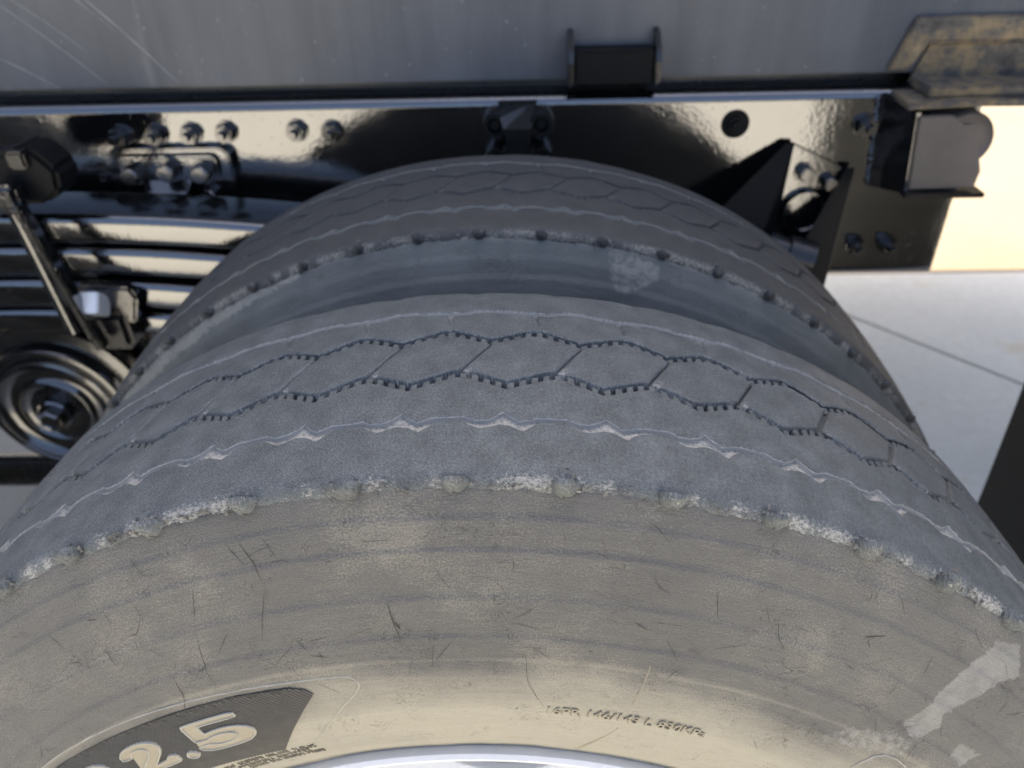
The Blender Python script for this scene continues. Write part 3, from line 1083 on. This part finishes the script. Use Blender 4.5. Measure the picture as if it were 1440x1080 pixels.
V, F = text_mesh('16PR 146/143 L 830KPa', .05, .0, .0)
V = V.copy()
V[:, 0] *= 1.0
w_ = V[:, 0].max()
V[:, 2] = np.where(V[:, 2] > 0, .0011, 0.0)
poly_mesh('rating_lettering', warp(V, .0098, .1096, .3645, .0, .268 * .367 / (w_ * .0098)), F, M_LETTER, OUT)

for k, (txt, t0, R0, wd) in enumerate((((3, 7, 6, 6), -.515, .3335, .205), ((10, 8), -.505, .3285, .175), ((7, 4, 8, 6), -.480, .3235, .172))):
    V, F = worn_glyphs(txt)
    V = V.copy()
    V[:, 2] = np.where(V[:, 2] > 0, .0006, 0.0)
    poly_mesh('small_print', warp(V, .0052, t0, R0, 0, wd * R0 / (V[:, 0].max() * .0052)), F, M_HTOP, OUT)


def welt_line(name, pts, w, h, mat, parent=OUT, sub=10):
    c = []
    for a in range(len(pts) - 1):
        p, q = np.array(pts[a]), np.array(pts[a + 1])
        for b in range(sub):
            c.append(p + (q - p) * b / sub)
    c.append(np.array(pts[-1]))
    c = np.array(c)
    c[:, 1] += np.array([random.gauss(0, .00012) for _ in c])
    d = np.gradient(c, axis=0)
    d[:, 0] *= .4
    d /= np.linalg.norm(d, axis=1)[:, None] + 1e-9
    nn = np.stack([d[:, 1] / .4, -d[:, 0]], -1)
    ww = w * (np.array([random.uniform(.8, 1.2) for _ in c]))[:, None]
    secs = [on_side((c + nn * ww * f)[:, 0], (c + nn * ww * f)[:, 1], hh) for f, hh in ((-1, -.0001), (0, h), (1, -.0001))]
    return link(name, np_mesh(name, np.stack(secs, 1).reshape(-1, 3), grid_faces(len(c), 3), mat), parent)


welt_line('panel_border', [(-.95, .4095), (-.774, .4090), (-.6286, .4080), (-.5177, .4065), (-.3875, .4040), (-.2733, .4015), (-.190, .4006), (-.175, .3995), (-.1655, .3960), (-.166, .3915), (-.177, .3852), (-.25, .3585), (-.3184, .3334)], .0006, .0008, M_LETTER_EDGE)
welt_line('mould_seam', [(.2429, .414), (.244, .398), (.2419, .3815)], .0004, .0005, M_LETTER)
welt_line('mould_seam', [(.2397, .3564), (.215, .330), (.195, .306)], .0008, .0007, M_LETTER)
welt_line('panel_border', [(.646, .380), (.648, .390), (.652, .398), (.665, .4022), (.69, .4035), (.715, .402), (.74, .396)], .0006, .0008, M_LETTER_EDGE)
V, F = [], []

# cuts and scratches in the sidewall
SCR = [[(-0.326, 0.4724), (-0.338, 0.4606), (-0.346, 0.4526)], [(-0.267, 0.4915), (-0.254, 0.4776)], [(-0.252, 0.4911), (-0.241, 0.4765), (-0.24, 0.4684)], [(-0.223, 0.4906), (-0.215, 0.4794)], [(-0.454, 0.475), (-0.456, 0.4662)], [(-0.452, 0.4583), (-0.433, 0.4549), (-0.414, 0.4636)], [(-0.489, 0.4543), (-0.488, 0.4422)], [(-0.312, 0.442), (-0.34, 0.4301)], [(-0.238, 0.4661), (-0.271, 0.4331)], [(-0.349, 0.4506), (-0.368, 0.4257), (-0.372, 0.4095)], [(-0.421, 0.4245), (-0.43, 0.4084), (-0.446, 0.3998)], [(-0.097, 0.4477), (-0.095, 0.4355), (-0.089, 0.4214)], [(-0.047, 0.4206), (-0.055, 0.4014)], [(-0.021, 0.4226), (-0.054, 0.404)], [(-0.217, 0.4191), (-0.19, 0.4159)], [(-0.202, 0.4218), (-0.201, 0.414)], [(-0.231, 0.4322), (-0.215, 0.4215)], [(-0.226, 0.398), (-0.198, 0.3873)], [(0.031, 0.4505), (0.032, 0.4454)], [(-0.721, 0.4221), (-0.74, 0.4156), (-0.762, 0.4137)], [(-0.482, 0.4738), (-0.469, 0.4723)], [(-0.093, 0.4343), (-0.087, 0.4295)], [(0.212, 0.4693), (0.221, 0.4627), (0.239, 0.4599)], [(0.204, 0.4406), (0.223, 0.4368)], [(0.289, 0.4665), (0.303, 0.4507)], [(0.375, 0.46), (0.386, 0.449), (0.403, 0.4429)], [(0.314, 0.432), (0.353, 0.4401)], [(0.491, 0.4645), (0.515, 0.47)], [(0.498, 0.4634), (0.507, 0.46)], [(0.223, 0.4426), (0.269, 0.443)], [(0.054, 0.4334), (0.09, 0.4298)], [(0.56, 0.4016), (0.569, 0.4101)], [(0.458, 0.374), (0.482, 0.3653)], [(0.074, 0.4137), (0.079, 0.3909), (0.11, 0.3693)], [(0.336, 0.4706), (0.344, 0.4741)], [(0.078, 0.4189), (0.108, 0.4109)], [(0.486, 0.4468), (0.506, 0.4451)], [(0.587, 0.4235), (0.613, 0.4127)], [(0.701, 0.4046), (0.681, 0.4219)], [(0.744, 0.4711), (0.75, 0.4609)], [(0.591, 0.4709), (0.604, 0.4554)]]
thick = {11: 2.0, 20: 2.2, 23: 2.0, 27: 2.2, 6: 1.7, 10: 1.7, 2: 1.4, 21: 3.0}
lines = [(l, .00017 * thick.get(i, 1.0)) for i, l in enumerate(SCR)]
for _ in range(80):
    t, r = random.uniform(-.75, .78), random.uniform(.385, .488)
    a, L = random.uniform(0, PI), random.uniform(.002, .011)
    b = a + random.uniform(-.5, .5)
    p1 = (t + math.cos(a) * L / .43, r + math.sin(a) * L)
    p2 = (p1[0] + math.cos(b) * L * .6 / .43, p1[1] + math.sin(b) * L * .6)
    if p2[1] < .382 or p1[1] < .382 or (p1[0] < -.2 and min(p1[1], p2[1], r) < .412):
        continue
    lines.append(([(t, r), p1, p2], random.uniform(.00007, .00017)))
Vs, Fs, c0 = [], [], 0
for l, w in lines:
    c = []
    for a in range(len(l) - 1):
        p, q = np.array(l[a]), np.array(l[a + 1])
        for b in range(7):
            c.append(p + (q - p) * b / 7)
    c.append(np.array(l[-1]))
    c = np.array(c)
    k = np.arange(len(c)) / (len(c) - 1)
    for _ in range(4):
        c[1:-1] = .25 * c[:-2] + .5 * c[1:-1] + .25 * c[2:]
    d = np.gradient(c, axis=0)
    d[:, 0] *= .43
    d /= np.linalg.norm(d, axis=1)[:, None] + 1e-9
    nn = np.stack([d[:, 1] / .43, -d[:, 0]], -1)
    ww = (w * (np.sin(PI * (k * .94 + .03)) ** .7) * np.array([random.uniform(.6, 1.3) for _ in k]))[:, None]
    A_, B_ = c + nn * ww, c - nn * ww
    V = np.stack([on_side(A_[:, 0], A_[:, 1], .00042), on_side(B_[:, 0], B_[:, 1], .00042)], 1).reshape(-1, 3)
    Vs.append(V)
    Fs.append(grid_faces(len(c), 2) + c0)
    c0 += len(V)
o = link('cuts', np_mesh('cuts', np.concatenate(Vs), np.concatenate(Fs), M_CRACK), OUT)
o['kind'] = 'stuff'
o['label'] = 'dark cuts and scratches in the sidewall rubber'


# ------------------------------------------------------------------ frame rail
WEB = .64
rail = thing('frame_rail', 'glossy black channel frame rail with bolt heads running behind both tyres', 'frame rail', None, (0, WEB, .25))
rail_o = Vector(rail.location)


def at_parent(o, parent):
    o.matrix_parent_inverse = Matrix.Translation(parent.location).inverted()
    return o


def P3(parent, fn, *a, **k):
    """build a part in world coordinates under a parent that is not at the origin"""
    o = fn(*a, **k)
    o.parent = parent
    o.matrix_parent_inverse = Matrix.Translation(parent.location).inverted()
    return o


zt, zb, rad = .5165, .252, .013
prof = []
for a in np.linspace(0, PI / 2, 9):
    prof.append((WEB + rad - rad * math.sin(a), zt - rad + rad * math.cos(a)))
for a in np.linspace(0, PI / 2, 9):
    prof.append((WEB + rad - rad * math.cos(a), zb + rad - rad * math.sin(a)))
outer = [(WEB + .080, zt)] + prof + [(WEB + .080, zb)]
inner = [(WEB + .080, zb + .009), (WEB + .012, zb + .009), (WEB + .009, zb + .012), (WEB + .009, zt - .012), (WEB + .012, zt - .009), (WEB + .080, zt - .009)]
ring = outer + inner
X0, X1 = -3.2, .6195
V = [(X0, y, z) for y, z in ring] + [(X1, y, z) for y, z in ring]
n = len(ring)
F = [(a, (a + 1) % n, n + (a + 1) % n, n + a) for a in range(n)]
bm = bmesh.new()
vs = [bm.verts.new(v) for v in V]
for f in F:
    bm.faces.new([vs[i] for i in f])
e1 = bm.faces.new(vs[:n])
e2 = bm.faces.new(vs[n:])
bmesh.ops.triangulate(bm, faces=[e1, e2])
o = P3(rail, bm_obj, 'channel', bm, M_BLACK, None, True)
o.data.set_sharp_from_angle(angle=.6)


def bolt_bm(kind):
    bm = bmesh.new()

    def cyl(r0, r1, y0, y1, seg):
        mt = Matrix.Translation((0, (y0 + y1) / 2, 0)) @ Matrix.Rotation(PI / 2, 4, 'X')
        bmesh.ops.create_cone(bm, cap_ends=True, segments=seg, radius1=r0, radius2=r1, depth=abs(y1 - y0), matrix=mt)
    if kind == 'stud':
        cyl(.0165, .0165, 0, -.004, 28)
        cyl(.0145, .0135, -.004, -.017, 6)
        cyl(.0105, .0100, -.017, -.021, 20)
        cyl(.0065, .0055, -.021, -.032, 14)
    elif kind == 'round':
        cyl(.0150, .0150, 0, -.003, 28)
        cyl(.0115, .0112, -.003, -.016, 6)
        cyl(.0106, .0090, -.016, -.0185, 20)
    else:
        cyl(.019, .0180, 0, -.0035, 32)
        cyl(.0130, .0125, -.0035, -.009, 6)
        cyl(.0075, .0068, -.009, -.015, 14)
    return bm


BOLT = {}
for kd in ('stud', 'round', 'flat'):
    b = bolt_bm(kd)
    bmesh.ops.recalc_face_normals(b, faces=b.faces)
    me = bpy.data.meshes.new('bolt')
    b.to_mesh(me)
    b.free()
    me.materials.append(M_MATTE if kd == 'flat' else M_BLACK2)
    BOLT[kd] = me


def bolt(parent, x, y, z, kind='stud', sc=1.0, spin=None):
    o = link('bolt', BOLT[kind], parent)
    o.matrix_parent_inverse = Matrix.Translation(parent.location).inverted()
    o.matrix_basis = Matrix.Translation((x, y + .0005, z)) @ Matrix.Rotation(random.uniform(0, 1) if spin is None else spin, 4, 'Y') @ Matrix.Scale(sc, 4)
    return o


for x, z in ((-.5365, .4795), (-.4866, .4805), (-.4387, .4815), (-.3902, .4825), (-.2939, .4826), (-.2464, .4808)):
    bolt(rail, x + .012, WEB, z - .004, 'stud', .92)
bolt(rail, .304, WEB, .476, 'flat', 1.0)
bolt(rail, .474, WEB, .472, 'stud', .95)
bolt(rail, -.553, WEB, .427, 'stud', .9)
bolt(rail, .500, WEB, .300, 'stud', .9)
bolt(rail, .545, WEB, .301, 'stud', .9)

# far rail and cross members close the underside
far = thing('frame_rail', 'black frame rail on the far side under the grey body', 'frame rail', None, (0, 1.50, .25))
P3(far, box, 'channel', (-3.2, 1.50, .252), (.6195, 1.58, .5165), M_BLACK2, None, .008)

axle = thing('drive_axle', 'black axle housing crossing behind the inner tyre', 'axle', None, (0, .9, 0))
P3(axle, tube, 'axle_tube', [(0, .30, 0), (0, .55, 0), (0, .62, 0), (0, 1.75, 0)], [.07, .07, .085, .085], M_SATIN, None, 24)
P3(axle, lathe_y, 'brake_drum', [(.0, .36), (.19, .36), (.205, .37), (.205, .52), (.19, .53), (.0, .53)], (0, 0, 0), M_SATIN, None, 48)

# ------------------------------------------------------------------ grey body above the rail
BODY_SCR = [(-.560, .672, -.435, .535, .0007), (-.66, .652, -.532, .536, .0005), (-.635, .65, -.55, .58, .0004), (-.69, .585, -.6, .533, .0005), (-.60, .69, -.50, .60, .0004)]
body = thing('cargo_body', 'scuffed grey steel cargo body resting above the black frame rail', 'truck body', None, (0, 1.7, .53))
P3(body, box, 'side_panel', (-4.2, .662, .531), (2.3, .672, 1.93), M_BODY, None, .003)
P3(body, box, 'body_shell', (-4.19, .6735, .560), (2.29, 2.8, 1.92), M_BODY, None, .01)
P3(body, box, 'sub_frame', (-3.2, .690, .5172), (.60, .78, .562), M_SATIN, None, .003)
P3(body, box, 'sub_frame', (-3.2, 1.50, .5172), (.60, 1.58, .562), M_SATIN, None, .003)
Vs, Fs, c0 = [], [], 0
for (x0, z0, x1, z1, w) in BODY_SCR:
    q = np.linspace(0, 1, 24)
    c = np.stack([x0 + (x1 - x0) * q + .004 * np.sin(q * 3), np.full(24, .6616), z0 + (z1 - z0) * q], -1)
    d = np.array([-(z1 - z0), 0, x1 - x0])
    d /= np.linalg.norm(d)
    ww = w * np.sin(PI * (.05 + .9 * q))[:, None] ** .5 * np.array([random.uniform(.5, 1.2) for _ in q])[:, None]
    Vs.append(np.stack([c + d * ww, c - d * ww], 1).reshape(-1, 3))
    Fs.append(grid_faces(24, 2) + c0)
    c0 += 48
o = link('paint_scratches', np_mesh('paint_scratches', np.concatenate(Vs), np.concatenate(Fs), M_SCRATCH), body)
o.matrix_parent_inverse = Matrix.Translation(body.location).inverted()
o['kind'] = 'stuff'
# U shaped bracket welded to the panel
for x in (.081, .190):
    P3(body, prism, 'bracket_cheek', [(x, .6625, .594), (x, .650, .592), (x, .622, .574), (x, .618, .560), (x, .618, .536), (x, .630, .5285), (x, .6625, .5285)], (1, 0, 0), .007, M_SATIN, None, .0015)
P3(body, box, 'bracket_block', (.0885, .624, .5325), (.1895, .6618, .5735), M_MATTE, None, .003)
# rear corner frame, rusty
P3(body, prism, 'corner_frame', [(.4937, .652, .536), (.5161, .652, .5990), (2.25, .652, .6000), (2.25, .652, .5700), (.538, .652, .5700), (.5190, .652, .536)], (0, 1, 0), .0095, M_RUST, None, .002)
P3(body, prism, 'corner_panel', [(.525, .6575, .520), (.541, .6575, .567), (2.2, .6575, .567), (2.2, .6575, .520)], (0, 1, 0), .0045, M_RUST, None, .001)
P3(body, prism, 'corner_sill', [(.528, .600, .527), (2.2, .600, .527), (2.2, .660, .527), (.528, .660, .527)], (0, 0, -1), .012, M_RUST, None, .002)
# weld bead under the corner frame
Vs, Fs, c0 = [], [], 0
for x in np.arange(.536, .75, .0042):
    nb_ = 8
    ring = []
    for a in range(nb_):
        for b in range(4):
            la = b / 3 * PI / 2
            ring.append((x + .0034 * math.cos(2 * PI * a / nb_) * math.cos(la), .6555 - .0032 * math.sin(la), .5685 + random.uniform(-.0004, .0004) + .0030 * math.sin(2 * PI * a / nb_) * math.cos(la)))
    Vs.append(np.array(ring))
    Fs.append(grid_faces(nb_, 4, True)[:, ::-1] + c0)
    c0 += len(ring)
o = link('weld_bead', np_mesh('weld_bead', np.concatenate(Vs), np.concatenate(Fs), M_RUST), body)
o.matrix_parent_inverse = Matrix.Translation(body.location).inverted()
o['kind'] = 'stuff'

# ------------------------------------------------------------------ tipping hinge at the rail end
hinge = thing('body_hinge', 'black welded hinge block with a round pin at the end of the frame rail', 'hinge', None, (.55, .60, .40))
P3(hinge, prism, 'side_cheek', [(.486, .6395, .512), (.512, .585, .500), (.523, .585, .397), (.497, .6395, .388)], (.7, .35, 0), .012, M_BLACK2, None, .001)
P3(hinge, prism, 'front_plate', [(.517, .585, .496), (.558, .585, .497), (.582, .585, .480), (.602, .585, .455), (.614, .585, .425), (.612, .585, .404), (.528, .585, .402)], (0, 1, 0), .010, M_HINGE_LIT, None, .0015)
P3(hinge, box, 'bottom_lip', (.520, .573, .394), (.622, .640, .4005), M_BLACK2, None, .001)
P3(hinge, lathe_y, 'pin_boss', [(.0, .000), (.020, .000), (.020, .004), (.026, .004), (.034, -.002), (.036, .003), (.036, .060), (.0, .060)], (.585, .592, .463), M_HINGE_LIT, None, 48)
P3(hinge, prism, 'top_plate', [(.50, .585, .512), (.585, .585, .515), (.66, .585, .5142), (.66, .660, .5142), (.50, .660, .5142)], (0, 0, -1), .008, M_RUST, None, .001)
Vs, Fs, c0 = [], [], 0
for q in np.linspace(0, 1, 26):
    x, z = .4835 + .012 * q + random.uniform(-.001, .001), .505 - .110 * q
    r0 = random.uniform(.0035, .0055)
    ring = []
    for a in range(8):
        for b in range(4):
            la = b / 3 * PI / 2
            ring.append((x + r0 * math.cos(2 * PI * a / 8) * math.cos(la), .6392 - r0 * math.sin(la), z + r0 * 1.1 * math.sin(2 * PI * a / 8) * math.cos(la)))
    Vs.append(np.array(ring))
    Fs.append(grid_faces(8, 4, True)[:, ::-1] + c0)
    c0 += len(ring)
o = link('weld_bead', np_mesh('weld_bead', np.concatenate(Vs), np.concatenate(Fs), M_BLACK2), hinge)
o.matrix_parent_inverse = Matrix.Translation(hinge.location).inverted()
o['kind'] = 'stuff'

# ------------------------------------------------------------------ rear spring hanger
hang = thing('spring_hanger', 'black cast hanger with two triangular ribs bolted low on the rail', 'bracket', None, (.42, .62, .30))
P3(hang, prism, 'back_plate', [(.380, .6405, .4515), (.475, .6405, .408), (.470, .6405, .262), (.360, .6405, .262), (.366, .6405, .34)], (0, -1, 0), .011, M_BLACK, None, .002)
for (A, B, C, D) in (((.384, .6300, .4530), (.3765, .6300, .262), (.318, .548, .262), (.262, .566, .352)), ((.470, .6290, .4190), (.4640, .6290, .250), (.436, .560, .250), (.405, .572, .318))):
    bm = bmesh.new()
    th_ = Vector((.013, .004, 0))
    f1 = [bm.verts.new(Vector(p)) for p in (A, B, C, D)]
    f2 = [bm.verts.new(Vector(p) - th_) for p in (A, B, C, D)]
    bm.faces.new(f1)
    bm.faces.new(f2[::-1])
    for q in range(4):
        bm.faces.new((f1[q], f2[q], f2[(q + 1) % 4], f1[(q + 1) % 4]))
    P3(hang, bm_obj, 'rib', bm, M_MATTE, None, False, .0015)
bolt(hang, .403, .6295, .413, 'round', .9)
bolt(hang, .438, .6295, .399, 'round', .9)
P3(hang, lathe_y, 'bushing_eye', [(.0, .004), (.024, .004), (.026, .000), (.030, .000), (.032, .004), (.032, .016), (.0, .016)], (.412, .618, .358), M_BLACK, None, 40)
P3(hang, tube, 'spring_pin', [(.345, .560, .335), (.372, .556, .327), (.3721, .556, .327), (.405, .551, .318)], [.022, .022, .027, .027], M_SATIN, None, 20)

# ------------------------------------------------------------------ pipe clamp in the middle of the rail
clamp = thing('pipe_clamp', 'small black double clamp on the rail above the crest of the inner tyre', 'bracket', None, (.016, .60, .45))
P3(clamp, prism, 'clamp_arm', [(-.010, .6395, .512), (-.006, .590, .504), (-.002, .585, .490), (.006, .585, .440), (.028, .585, .440), (.034, .585, .490), (.038, .590, .504), (.042, .6395, .512)], (0, .75, -.1), .010, M_SATIN, None, .002)
for x in (-.013, .047):
    for z, r in ((.491, .015), (.448, .014)):
        P3(clamp, lathe_y, 'eye', [(r * .62, .0), (r, .0), (r + .001, .003), (r + .001, .040), (r * .62, .040), (r * .62, .0)], (x, .598, z), M_SATIN, None, 32)
        P3(clamp, lathe_y, 'pipe', [(.0, .006), (r * .45, .006), (r * .5, .009), (r * .5, .042), (0, .042)], (x, .597, z), M_SATIN, None, 24)

# ------------------------------------------------------------------ spring stop bracket
stop = thing('stop_bracket', 'small black plate with three round bolts above the leaf spring', 'bracket', None, (-.45, .62, .40))


def rrect(x0, x1, z0, z1, r, y):
    pts = []
    for cx, cz, a0 in ((x1 - r, z1 - r, 0), (x0 + r, z1 - r, 90), (x0 + r, z0 + r, 180), (x1 - r, z0 + r, 270)):
        for a in np.linspace(0, 90, 6):
            pts.append((cx + r * math.cos(math.radians(a0 + a)), y, cz + r * math.sin(math.radians(a0 + a))))
    return pts


P3(stop, prism, 'backing_plate', rrect(-.548, -.376, .385, .462, .016, .6395), (0, -1, 0), .018, M_BLACK, None, .002)
P3(stop, prism, 'plate', rrect(-.528, -.392, .420, .4545, .010, .6213), (0, -1, 0), .010, M_BLACK, None, .0025)
for x, z in ((-.507, .4330), (-.457, .4365), (-.411, .4340)):
    bolt(stop, x, .6113, z, 'round', 1.1)
bolt(stop, -.412, .6213, .400, 'round', .9)
P3(stop, prism, 'lip', [(-.497, .612, .4225), (-.430, .612, .4235), (-.440, .592, .402), (-.494, .592, .402)], (0, .3, -.9), .008, M_BLACK2, None, .001)

# ------------------------------------------------------------------ leaf spring
spring = thing('leaf_spring', 'stack of glossy black arched leaf springs left of the tyres', 'leaf spring', None, (-.68, .55, .25))


def leaf(ztop, k, half, thick, y0, y1, x0=-.66):
    xs = np.linspace(-half, half, 64)
    r = .0105
    ring = []
    for cy, cz, a0 in ((y1 - r, -r, 0), (y0 + r, -r, 90), (y0 + r, -thick + r, 180), (y1 - r, -thick + r, 270)):
        for a in np.linspace(0, 90, 5):
            ring.append((cy + r * math.cos(math.radians(a0 + a)), cz + r * math.sin(math.radians(a0 + a))))
    ring = np.array(ring)
    z = ztop - k * np.abs(xs) ** 2.15
    V = np.stack([np.repeat((xs + x0)[:, None], len(ring), 1), np.repeat(ring[None, :, 0], len(xs), 0), z[:, None] + ring[None, :, 1]], -1)
    F = []
    nr = len(ring)
    F = [[i * nr + j, i * nr + (j + 1) % nr, (i + 1) * nr + (j + 1) % nr, (i + 1) * nr + j] for i in range(len(xs) - 1) for j in range(nr)]
    o = link('leaf', np_mesh('leaf', V, F, M_BLACK), spring)
    bmx = bmesh.new()
    bmx.from_mesh(o.data)
    bmesh.ops.recalc_face_normals(bmx, faces=bmx.faces)
    bmx.to_mesh(o.data)
    bmx.free()
    o.data.set_sharp_from_angle(angle=.6)
    o.matrix_parent_inverse = Matrix.Translation(spring.location).inverted()
    return o


leaf(.4185, .165, .66, .040, .500, .595)
leaf(.3750, .205, .58, .040, .500, .595)
leaf(.3285, .275, .50, .040, .500, .595)
leaf(.2820, .330, .36, .036, .504, .595)
P3(spring, box, 'spacer', (-.80, .515, .240), (-.545, .585, .415), M_SATIN, None, .003)
# rebound clip with a square headed bolt
P3(spring, prism, 'rebound_clip', [(-.560, .499, .330), (-.490, .499, .326), (-.484, .499, .310), (-.497, .499, .272), (-.560, .499, .276)], (0, -1, 0), .020, M_BLACK2, None, .004)
P3(spring, box, 'clip_bolt', (-.551, .450, .296), (-.521, .482, .324), M_NEAR_WHITE, None, .002, (math.radians(-38), 'X'))
P3(spring, box, 'clip_lug', (-.560, .470, .235), (-.505, .515, .292), M_SATIN, None, .008)

# U bolt leg with its clamp block
ub = thing('spring_clamp', 'black clamp block with a square nut and a slanting flat strap before the leaf spring', 'clamp', None, (-.56, .46, .26))
P3(ub, prism, 'clamp_block', [(-.660, .480, .492), (-.600, .480, .500), (-.562, .480, .512), (-.545, .480, .500), (-.530, .480, .4815), (-.534, .480, .455), (-.556, .480, .440), (-.660, .480, .438)], (0, 1, 0), .055, M_MATTE, None, .006)
P3(ub, box, 'square_nut', (-.578, .470, .486), (-.556, .490, .507), M_SATIN, None, .003)
P3(ub, box, 'strap_head', (-.600, .448, .440), (-.568, .472, .475), M_BLACK, None, .006)
P3(ub, prism, 'strap', [(-.576, .440, .452), (-.565, .440, .452), (-.5275, .440, .255), (-.5385, .440, .255)], (0, 1, 0), .020, M_BLACK, None, .002)
P3(ub, tube, 'stud', [(-.60, .485, .43), (-.585, .485, .26)], .011, M_BLACK2, None, 14)

# ------------------------------------------------------------------ trunnion hub cap
hub = thing('hub_cap', 'round glossy black trunnion cap with rings, a centre bolt and raised letters', 'hub cap', None, (-.678, .56, .108))
HC = (-.678, 0, .108)
P3(hub, lathe_y, 'flange', [(.0, .560), (.128, .560), (.132, .556), (.132, .534), (.129, .530), (.104, .527), (.104, .560)], HC, M_BLACK2, None, 96)
P3(hub, lathe_y, 'cap', [(.110, .545), (.108, .515), (.104, .509), (.099, .508), (.096, .512), (.092, .512), (.089, .505), (.084, .503), (.080, .508), (.074, .512), (.066, .514), (.058, .512), (.054, .506), (.050, .5045), (.046, .508), (.040, .510), (.030, .510), (.0, .510)], HC, M_BLACK2, None, 128)
P3(hub, lathe_y, 'centre_boss', [(.025, .511), (.025, .498), (.022, .495), (.0, .495)], HC, M_BLACK, None, 40)
P3(hub, lathe_y, 'bolt_head', [(.018, .497), (.018, .482), (.0155, .479), (.012, .480), (.010, .482), (.0, .482)], HC, M_BLACK, None, 6, False)


def arc_text(txt, R0, a_mid, size, y, mat, parent, inward=False):
    V, F = worn_glyphs(txt)
    V = V.copy()
    x = (V[:, 0] - V[:, 0].max() / 2) * size
    sgn = -1 if inward else 1
    th = a_mid + sgn * x / R0
    R = R0 + sgn * V[:, 1] * size
    yy = y - np.where(V[:, 2] > 0, .0022, 0)
    P_ = np.stack([HC[0] + R * np.sin(th), yy, HC[2] + R * np.cos(th)], -1)
    o = poly_mesh('raised_lettering', P_, F, mat, parent)
    o.matrix_parent_inverse = Matrix.Translation(parent.location).inverted()
    return o


arc_text((6,), .0315, -.35, .0125, .5102, M_SATIN, hub)
arc_text((5,), .0315, 1.15, .0105, .5102, M_SATIN, hub)
arc_text((6,), .121, 2.75, .016, .5285, M_SATIN, hub, True)
arc_text((3,), .121, 3.65, .016, .5285, M_SATIN, hub, True)

trun = thing('trunnion_shaft', 'black trunnion beam and saddle behind the round hub cap', 'axle', None, (-.678, .9, .1))
P3(trun, tube, 'trunnion_tube', [(-.678, .558, .108), (-.678, .62, .108), (-.678, 1.7, .108)], [.10, .085, .085], M_SATIN, None, 28)
P3(trun, prism, 'saddle', [(-.83, .575, .245), (-.53, .575, .245), (-.55, .575, .16), (-.60, .575, .02), (-.75, .575, .02), (-.81, .575, .16)], (0, 1, 0), .10, M_SATIN, None, .006)
tq = thing('torque_rod', 'black torque rod low under the leaf spring beside the hub cap', 'rod', None, (-.4, .62, -.1))
P3(tq, tube, 'rod', [(-1.25, .60, -.085), (-.70, .60, -.085), (-.10, .60, -.055)], .028, M_SATIN, None, 18)
P3(tq, lathe_y, 'rod_eye', [(.02, .565), (.045, .565), (.048, .57), (.048, .635), (.02, .635)], (-.10, 0, -.055), M_SATIN, None, 32)

# ------------------------------------------------------------------ mud flap
flap = thing('mud_flap', 'plain black rubber mud flap hanging behind the tyres over bare concrete', 'mud flap', None, (.70, .16, .55))
nu_, nv_ = 14, 30
yy = np.linspace(-.17, .482, nu_)
zz_ = np.linspace(-.38, .60, nv_)
V0 = np.array([[(.700 + .012 * math.sin(3 * z + y * 4) * (z < .5), y + .004 * math.sin(5 * z), z) for z in zz_] for y in yy])
V1 = V0 + np.array([.008, 0, 0])
Vv = np.concatenate([V0.reshape(-1, 3), V1.reshape(-1, 3)])
n0 = nu_ * nv_
Ff = np.concatenate([grid_faces(nu_, nv_)[:, ::-1], grid_faces(nu_, nv_) + n0])
rimv = [(0, j) for j in range(nv_)] + [(i, nv_ - 1) for i in range(1, nu_)] + [(nu_ - 1, j) for j in range(nv_ - 2, -1, -1)] + [(i, 0) for i in range(nu_ - 2, 0, -1)]
rv = [i * nv_ + j for i, j in rimv]
Ff = np.concatenate([Ff, np.array([[rv[a], rv[(a + 1) % len(rv)], rv[(a + 1) % len(rv)] + n0, rv[a] + n0] for a in range(len(rv))])])
o = link('flap_sheet', np_mesh('flap_sheet', Vv, Ff, M_FLAP, smooth=False), flap)
o.matrix_parent_inverse = Matrix.Translation(flap.location).inverted()
P3(flap, box, 'hanger_bar', (.695, -.17, .585), (.722, .662, .612), M_SATIN, None, .003)
